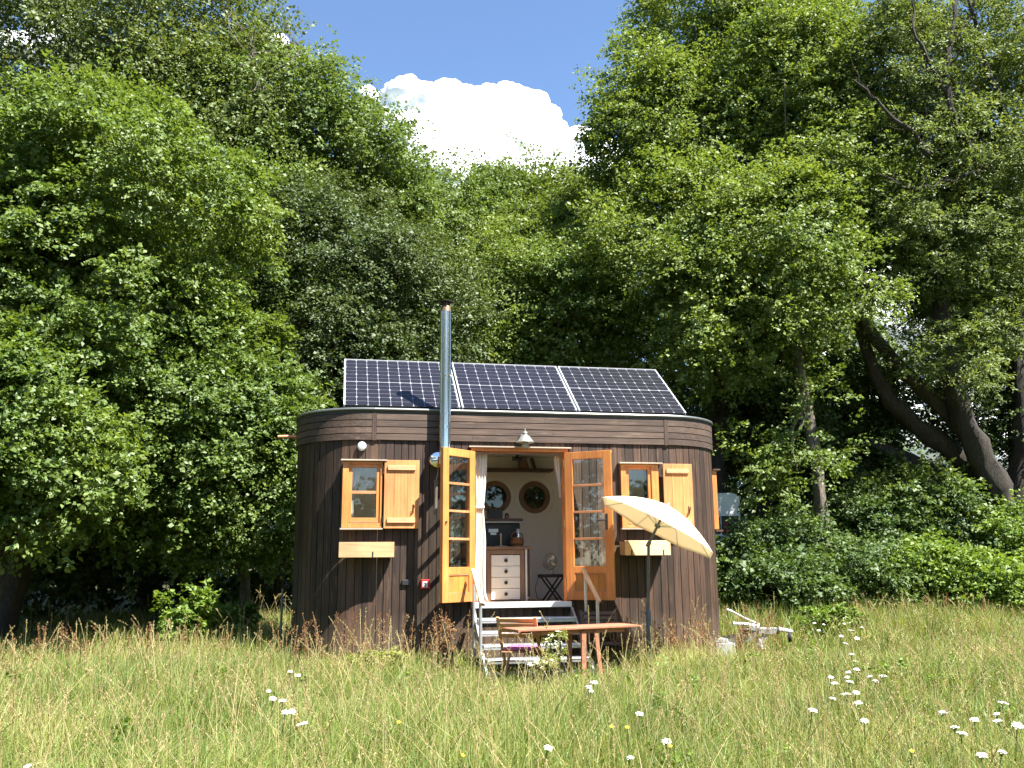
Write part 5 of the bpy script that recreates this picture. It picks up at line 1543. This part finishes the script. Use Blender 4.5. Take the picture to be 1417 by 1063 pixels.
# low leafy herbs between the grasses
g = np.random.default_rng(31)
he = []
while len(he) < 130:
    x, y = g.uniform(-5, 11), g.uniform(-9.3, -1.5)
    if abs(math.atan2(x, y + 12.6) - YAW) > 0.6 or (1.2 < x < 3.6 and y > -2.6): continue
    r_ = g.uniform(0.07, 0.17)
    he.append(((x, y, float(gh(x, y)) + g.uniform(0.12, 0.34)), (r_, r_, r_ * 0.9), 1.0))
V, cc_ = foliage(he, 330, 5, 9, 0.09, 0.036, 32, droop=0.15)
tag(np_mesh('meadow_herbs', V, [quads(len(V) // 4)], M_LF_HERB), kind='stuff')

# white umbels
M_UMB = plain('umbel white', (0.82, 0.82, 0.74), 0.8, var=0.04, scale=60)
M_UMBY = plain('umbel cream', (0.74, 0.76, 0.5), 0.8, var=0.06, scale=60)
M_STEM = leafmat('flower stem', (0.2, 0.26, 0.09), (0.3, 0.36, 0.14), 0.3, 0.02)
def umbel_mesh(seed, R0, mat):
    g = np.random.default_rng(seed)
    m = MB(); st_ = MB()
    for k in range(34):
        r_ = R0 * math.sqrt((k + 0.5) / 34); t_ = k * 2.39996
        c = Vector((r_ * math.cos(t_), r_ * math.sin(t_), g.uniform(-0.004, 0.006) - 0.006 * (r_ / R0) ** 2))
        q = g.uniform(0.0034, 0.0056)
        m.lathe([(q * 0.5, -q * 0.35), (q, 0.0), (q * 0.75, q * 0.4), (0.0, q * 0.5)], c, 6)
        (st_.tube([(0, 0, -0.03), c * 0.96], 0.0009, 3) if k % 3 == 0 else None)
    return m, st_
flowers = [(402, 929, -2.2), (412, 934, -2.3), (372, 956, -2.8), (378, 966, -3.2), (391, 969, -3.1), (395, 985, -3.5), (404, 984, -3.5), (418, 1001, -3.9), (38, 1060, -5.6),
           (815, 950, -3.2), (822, 944, -3.0), (818, 956, -3.4), (885, 987, -4.0), (922, 1025, -4.9), (872, 1048, -5.3), (759, 1034, -5.0),
           (1155, 945, -2.4), (1150, 937, -2.2), (1173, 930, -1.8), (1185, 926, -1.6), (1203, 936, -2.0), (1212, 942, -2.2), (1222, 935, -2.0), (1172, 937, -2.2), (1176, 943, -2.3), (1170, 960, -2.8), (1185, 958, -2.7), (1152, 966, -3.0), (1187, 972, -3.1), (1196, 997, -3.7), (1125, 982, -3.4),
           (1388, 972, -3.0), (1378, 988, -3.4), (1348, 995, -3.5), (1304, 985, -3.2), (1321, 1006, -3.8), (1331, 1014, -4.0), (1408, 1003, -3.7), (1387, 1040, -4.6), (1358, 1044, -4.7), (1380, 997, -3.6), (1184, 915, -1.2), (1178, 905, -0.6), (1170, 890, 0.4), (1164, 880, 0.9), (1186, 883, 0.7), (1177, 872, 1.2), (1168, 863, 1.6), (1192, 868, 1.4), (1127, 862, 1.2), (1140, 864, 1.1), (1133, 872, 0.9)]
def near_label(px, py):
    if px < 500: return 'flat white umbel flower on a thin stem in the left part of the meadow'
    if px < 1000: return 'flat white umbel flower on a thin stem in the meadow below the table and parasol'
    if py < 895: return 'white umbel flower at the back of the meadow right of the trailer drawbar'
    if px < 1260: return 'flat white umbel flower in the dense patch right of the house, mid meadow'
    return 'flat white umbel flower on a thin stem in the right front corner of the meadow'
protos = []
for s_ in range(3):
    m, st_ = umbel_mesh(s_, (0.022, 0.028, 0.018)[s_], M_UMB)
    t_ = thing('wild_flower', (0, 0, 0), 'x', 'flower', 'white umbel flowers in the meadow')
    h_ = m.build('flower_head', M_UMB, t_); st_.tube([(0, 0, -0.03), (0.012, 0.0, -0.3), (0.0, 0.01, -0.75)], 0.0028, 5); st_.build('stem', M_STEM, t_)
    protos.append(t_)
for k, (px, py, Y) in enumerate(flowers):
    d_ = at(px, py, 0) - CAM
    p = CAM + d_ * ((GZ + 0.51 + (0.06 if py < 900 else 0) - CAM.z) / d_.z)
    o = protos[k] if k < 3 else copy_tree(protos[k % 3])
    o.location = p
    s_ = random.uniform(0.8, 1.2) * 1.15
    o.scale = (s_, s_, 1.0)
    o.rotation_euler = (random.uniform(-0.1, 0.45), random.uniform(-0.25, 0.25), 0)
    o['label'] = near_label(px, py)

# a few small yellow flowers
M_YEL = plain('yellow petal', (0.75, 0.52, 0.02), 0.6, var=0.05)
by = None
for k, (px, py) in enumerate(((927, 1033), (846, 1006), (868, 1007), (552, 1000), (1262, 1040), (640, 1046))):
    d_ = at(px, py, 0) - CAM
    p = CAM + d_ * ((GZ + 0.5 - CAM.z) / d_.z)
    if by is None:
        by = thing('yellow_flower', (0, 0, 0), 'x', 'flower', 'small yellow flowers in the front of the meadow')
        m = MB()
        for j in range(5):
            a = j * 1.2566
            m.prism([(0, 0, 0), (0.011 * math.cos(a - 0.45), 0.011 * math.sin(a - 0.45), 0.003), (0.015 * math.cos(a), 0.015 * math.sin(a), 0.005), (0.011 * math.cos(a + 0.45), 0.011 * math.sin(a + 0.45), 0.003)], (0, 0, 0.001))
        m.build('petals', M_YEL, by)
        m = MB(); m.tube([(0, 0, -0.001), (0.01, 0, -0.25), (0, 0.01, -0.6)], 0.0018, 5); m.build('stem', M_STEM, by)
        o = by
    else: o = copy_tree(by)
    o.location = p; o.rotation_euler = (0.5, random.uniform(-0.2, 0.2), 0)
    o['label'] = 'small yellow flower low in the front part of the meadow grass'

# leafy weeds close to the house
def weed(name, label, px, Y, ells, n, mat, L, seed, white=0, cat='plant', rc=0.11):
    t_ = bush(name, label, cat, px, Y, ells, n, mat, L, rc, seed, stems=10, droop=0.15)
    if white:
        g = np.random.default_rng(seed + 5)
        m = MB()
        for k in range(white):
            c, r_, _ = ells[g.integers(0, len(ells))]
            d = unit(g.normal(size=3)); p = np.array(c) + d * np.array(r_) * g.uniform(0.6, 1.05)
            if p[2] < GZ + 0.1: continue
            for j in range(5):
                q = p + g.normal(size=3) * np.array([0.018, 0.018, 0.006]); m.lathe([(0.006, -0.003), (0.012, 0.0), (0.006, 0.006), (0.0, 0.007)], q, 6)
        m.build('blossoms', M_UMBY, t_)
    return t_
weed('weed', 'light green feathery weed at the foot of the wall below the left flower box', 520, -0.6, [E(515, 912, 26, 7, -0.9, 0.2), E(545, 914, 16, 6, -0.9, 0.2)], 40, M_GRASS, 0.03, 90, rc=0.07)
weed('weed', 'bushy weed with small cream blossoms in front of the garden table', 770, -2.2, [E(768, 893, 13, 20, -2.2, 0.1), E(752, 918, 20, 7, -2.3, 0.12)], 20, M_GRASS, 0.02, 91, white=60, rc=0.07)
weed('weed', 'dry reddish dock plant left of the entry steps', 617, -0.9, [E(617, 880, 6, 26, -0.9, 0.06), E(610, 905, 10, 12, -0.9, 0.08)], 18, M_REDG, 0.016, 92, rc=0.06)
weed('weed', 'dry brown dock plant beside the legs of the garden table', 850, -0.5, [E(848, 888, 34, 14, -0.5, 0.15)], 30, M_REDG, 0.016, 93, rc=0.07)
weed('weed', 'pale green leafy plant behind the flower patch at the right', 1150, 2.0, [E(1150, 862, 50, 14, 2.0, 0.4)], 50, M_LF_HERB, 0.05, 94, white=20)

# unseen trees added behind the camera for dark reflections in glass and flue
ww = []
for k in range(19):
    a = R(-118 + 236 * k / 18)
    c = (2.5 + 42 * math.sin(a), -16 - 34 * math.cos(a))
    hgt = 21 + 2.5 * math.sin(k * 2.1)
    if -33 < math.degrees(a) < 2 or 22 < math.degrees(a) < 62: hgt = 5.5       # trees kept low here so the flue mirrors bright streaks
    ww.append(((c[0], c[1], hgt * 0.5), (6.5, 3.0, hgt * 0.55), 1.0))
V, cc_ = foliage(ww, 3300, 8, 16, 1.3, 0.30, 77)
tag(np_mesh('forest', V, [quads(len(V) // 4)], M_LF_DARK), kind='stuff')

# ================================================================== clouds
M_CLOUD = plain('cloud', (0.97, 0.97, 0.97), 1.0, var=0.0)
def cloud(label, blobs, Y, seed):
    """blobs (px, py, radius px): one lumpy surface of many displaced balls at distance Y"""
    import bmesh
    g = np.random.default_rng(seed)
    bm = bmesh.new(); bmesh.ops.create_icosphere(bm, subdivisions=4, radius=1.0)
    U = np.array([v.co[:] for v in bm.verts]); Fq = np.array([[v.index for v in f.verts] for f in bm.faces]); bm.free()
    Vs, Fs, off = [], [], 0
    for (px, py, r) in blobs:
        c = np.array(at(px, py, Y + g.uniform(-0.01, 0.03) * Y)); k = (Vector(c) - CAM).dot(_fw) / FPX
        for j in range(1 + 12):
            rr_ = r * k * (1.0 if j == 0 else g.uniform(0.3, 0.5) if j < 6 else g.uniform(0.1, 0.24))
            d = unit(g.normal(size=3) * np.array([1, 0.4, 1])) if j else np.zeros(3)
            ce = c + d * r * k * (0.85 if j < 6 else 1.0)
            disp = np.zeros(len(U)); 
            for o_ in range(6):
                f = 2.2 * 1.9 ** o_
                for q in range(4):
                    a = unit(g.normal(size=3)); disp += (np.abs(np.sin(U @ a * f + g.uniform(0, 6.28))) - 0.5) * 0.085 / 1.5 ** o_
            P = ce + U * rr_ * (1 + disp)[:, None]
            Vs.append(P); Fs.append(Fq + off); off += len(P)
    o = np_mesh('cloud', np.concatenate(Vs), [np.concatenate(Fs)], M_CLOUD, smooth=True)
    return tag(o, label, 'cloud', 'white clouds')
cloud('big white cumulus cloud above the middle treetops', [(560, 135, 26), (545, 165, 24), (590, 150, 32), (620, 140, 25), (650, 165, 36), (680, 140, 20), (700, 155, 34), (735, 150, 24), (750, 180, 30), (720, 200, 45), (660, 215, 50), (600, 205, 48), (560, 200, 40), (790, 205, 26), (815, 205, 22), (840, 215, 22), (620, 260, 60), (700, 270, 60), (780, 255, 45), (840, 260, 40)], 900, 1)
cloud('small white cloud peeping out high on the left treetop slope', [(385, 62, 13), (372, 72, 16), (400, 76, 13)], 950, 2)
cloud('small white cloud touching the left treetop slope beside the big cumulus', [(508, 132, 12), (522, 146, 16), (515, 160, 16)], 940, 6)
cloud('white cloud seen through the leaves in the top left corner', [(12, 62, 18), (38, 66, 20), (60, 50, 18), (75, 32, 16), (95, 30, 14)], 960, 3)
cloud('white cloud bank shining through the gaps of the trees at the right', [(1150, 330, 70), (1230, 300, 80), (1300, 350, 90), (1400, 330, 90), (1180, 450, 90), (1270, 480, 100), (1370, 480, 100), (1480, 420, 110), (1220, 590, 90), (1330, 590, 100), (1430, 560, 100), (1100, 540, 80)], 1000, 4)

def added_cloud(label, azs, seed):  # unseen clouds added behind the camera for white streaks in the flue
    g = np.random.default_rng(seed)
    bl = []
    for az, el, r_ in azs:
        a, e = R(az), R(el)
        bl.append((Vector((math.sin(a) * math.cos(e), -math.cos(a) * math.cos(e), math.sin(e))) * 1000, r_))
    import bmesh
    bm = bmesh.new(); bmesh.ops.create_icosphere(bm, subdivisions=4, radius=1.0)
    U = np.array([v.co[:] for v in bm.verts]); Fq = np.array([[v.index for v in f.verts] for f in bm.faces]); bm.free()
    Vs, Fs = [], []
    for c, r_ in bl:
        disp = sum((np.abs(np.sin(U @ unit(g.normal(size=3)) * 3.0 * (1 + q // 3) + g.uniform(0, 6))) - 0.5) * 0.12 / (1 + q // 3) for q in range(9))
        Fs.append(Fq + len(Vs) * len(U)); Vs.append(np.array(c) + U * r_ * (1 + disp)[:, None])
    tag(np_mesh('cloud', np.concatenate(Vs), [np.concatenate(Fs)], M_CLOUD, smooth=True), label, 'cloud', 'white clouds')
added_cloud('unseen white cloud added behind the camera, mirrored in the steel flue', [(-34, 14, 90), (-27, 18, 120), (-19, 15, 120), (-11, 19, 110), (-4, 14, 90), (2, 12, 60)], 8)
added_cloud('long unseen white cloud added to the right behind the camera, mirrored in the steel flue', [(22, 13, 80), (30, 16, 110), (39, 15, 110), (48, 17, 110), (57, 14, 90), (64, 12, 60)], 9)

# ================================================================== light, sky, camera
SUN_EL, SUN_AZ = R(57), R(42)
world = bpy.data.worlds.new('World'); scene.world = world; world.use_nodes = True
nt = world.node_tree; nt.nodes.clear()
wo = nt.nodes.new('ShaderNodeOutputWorld'); bg = nt.nodes.new('ShaderNodeBackground'); sk = nt.nodes.new('ShaderNodeTexSky')
sk.sky_type = 'NISHITA'; sk.sun_disc = False; sk.sun_elevation = SUN_EL; sk.sun_rotation = math.pi - SUN_AZ
sk.altitude = 1200; sk.air_density = 1.1; sk.dust_density = 0.0; sk.ozone_density = 4.0
bg.inputs['Strength'].default_value = 0.078
nt.links.new(sk.outputs[0], bg.inputs['Color']); nt.links.new(bg.outputs[0], wo.inputs['Surface'])
sl = bpy.data.lights.new('sun', 'SUN'); sl.energy = 5.0; sl.angle = R(0.53); sl.color = (1.0, 0.965, 0.90)
so = bpy.data.objects.new('sun', sl); col.objects.link(so)
so.location = SUNV * 60
so.rotation_euler = SUNV.to_track_quat('Z', 'Y').to_euler()

cd = bpy.data.cameras.new('camera'); co = bpy.data.objects.new('camera', cd); col.objects.link(co)
cd.sensor_fit = 'HORIZONTAL'; cd.sensor_width = 36.0; cd.lens = FPX / 1417 * 36.0
cd.clip_start, cd.clip_end = 0.05, 6000
b_ = -_fw
co.matrix_world = Matrix(((RT.x, UP.x, b_.x, CAM.x), (RT.y, UP.y, b_.y, CAM.y), (RT.z, UP.z, b_.z, CAM.z), (0, 0, 0, 1)))
scene.camera = co

scene.view_settings.view_transform = 'Standard'; scene.view_settings.look = 'None'
scene.view_settings.exposure = 1.85; scene.view_settings.gamma = 1.0
scene.render.engine = 'CYCLES'
cy = scene.cycles
cy.max_bounces = 10; cy.diffuse_bounces = 6; cy.glossy_bounces = 3; cy.transmission_bounces = 4; cy.transparent_max_bounces = 10
cy.use_denoising = True
cy.caustics_reflective = False; cy.caustics_refractive = False
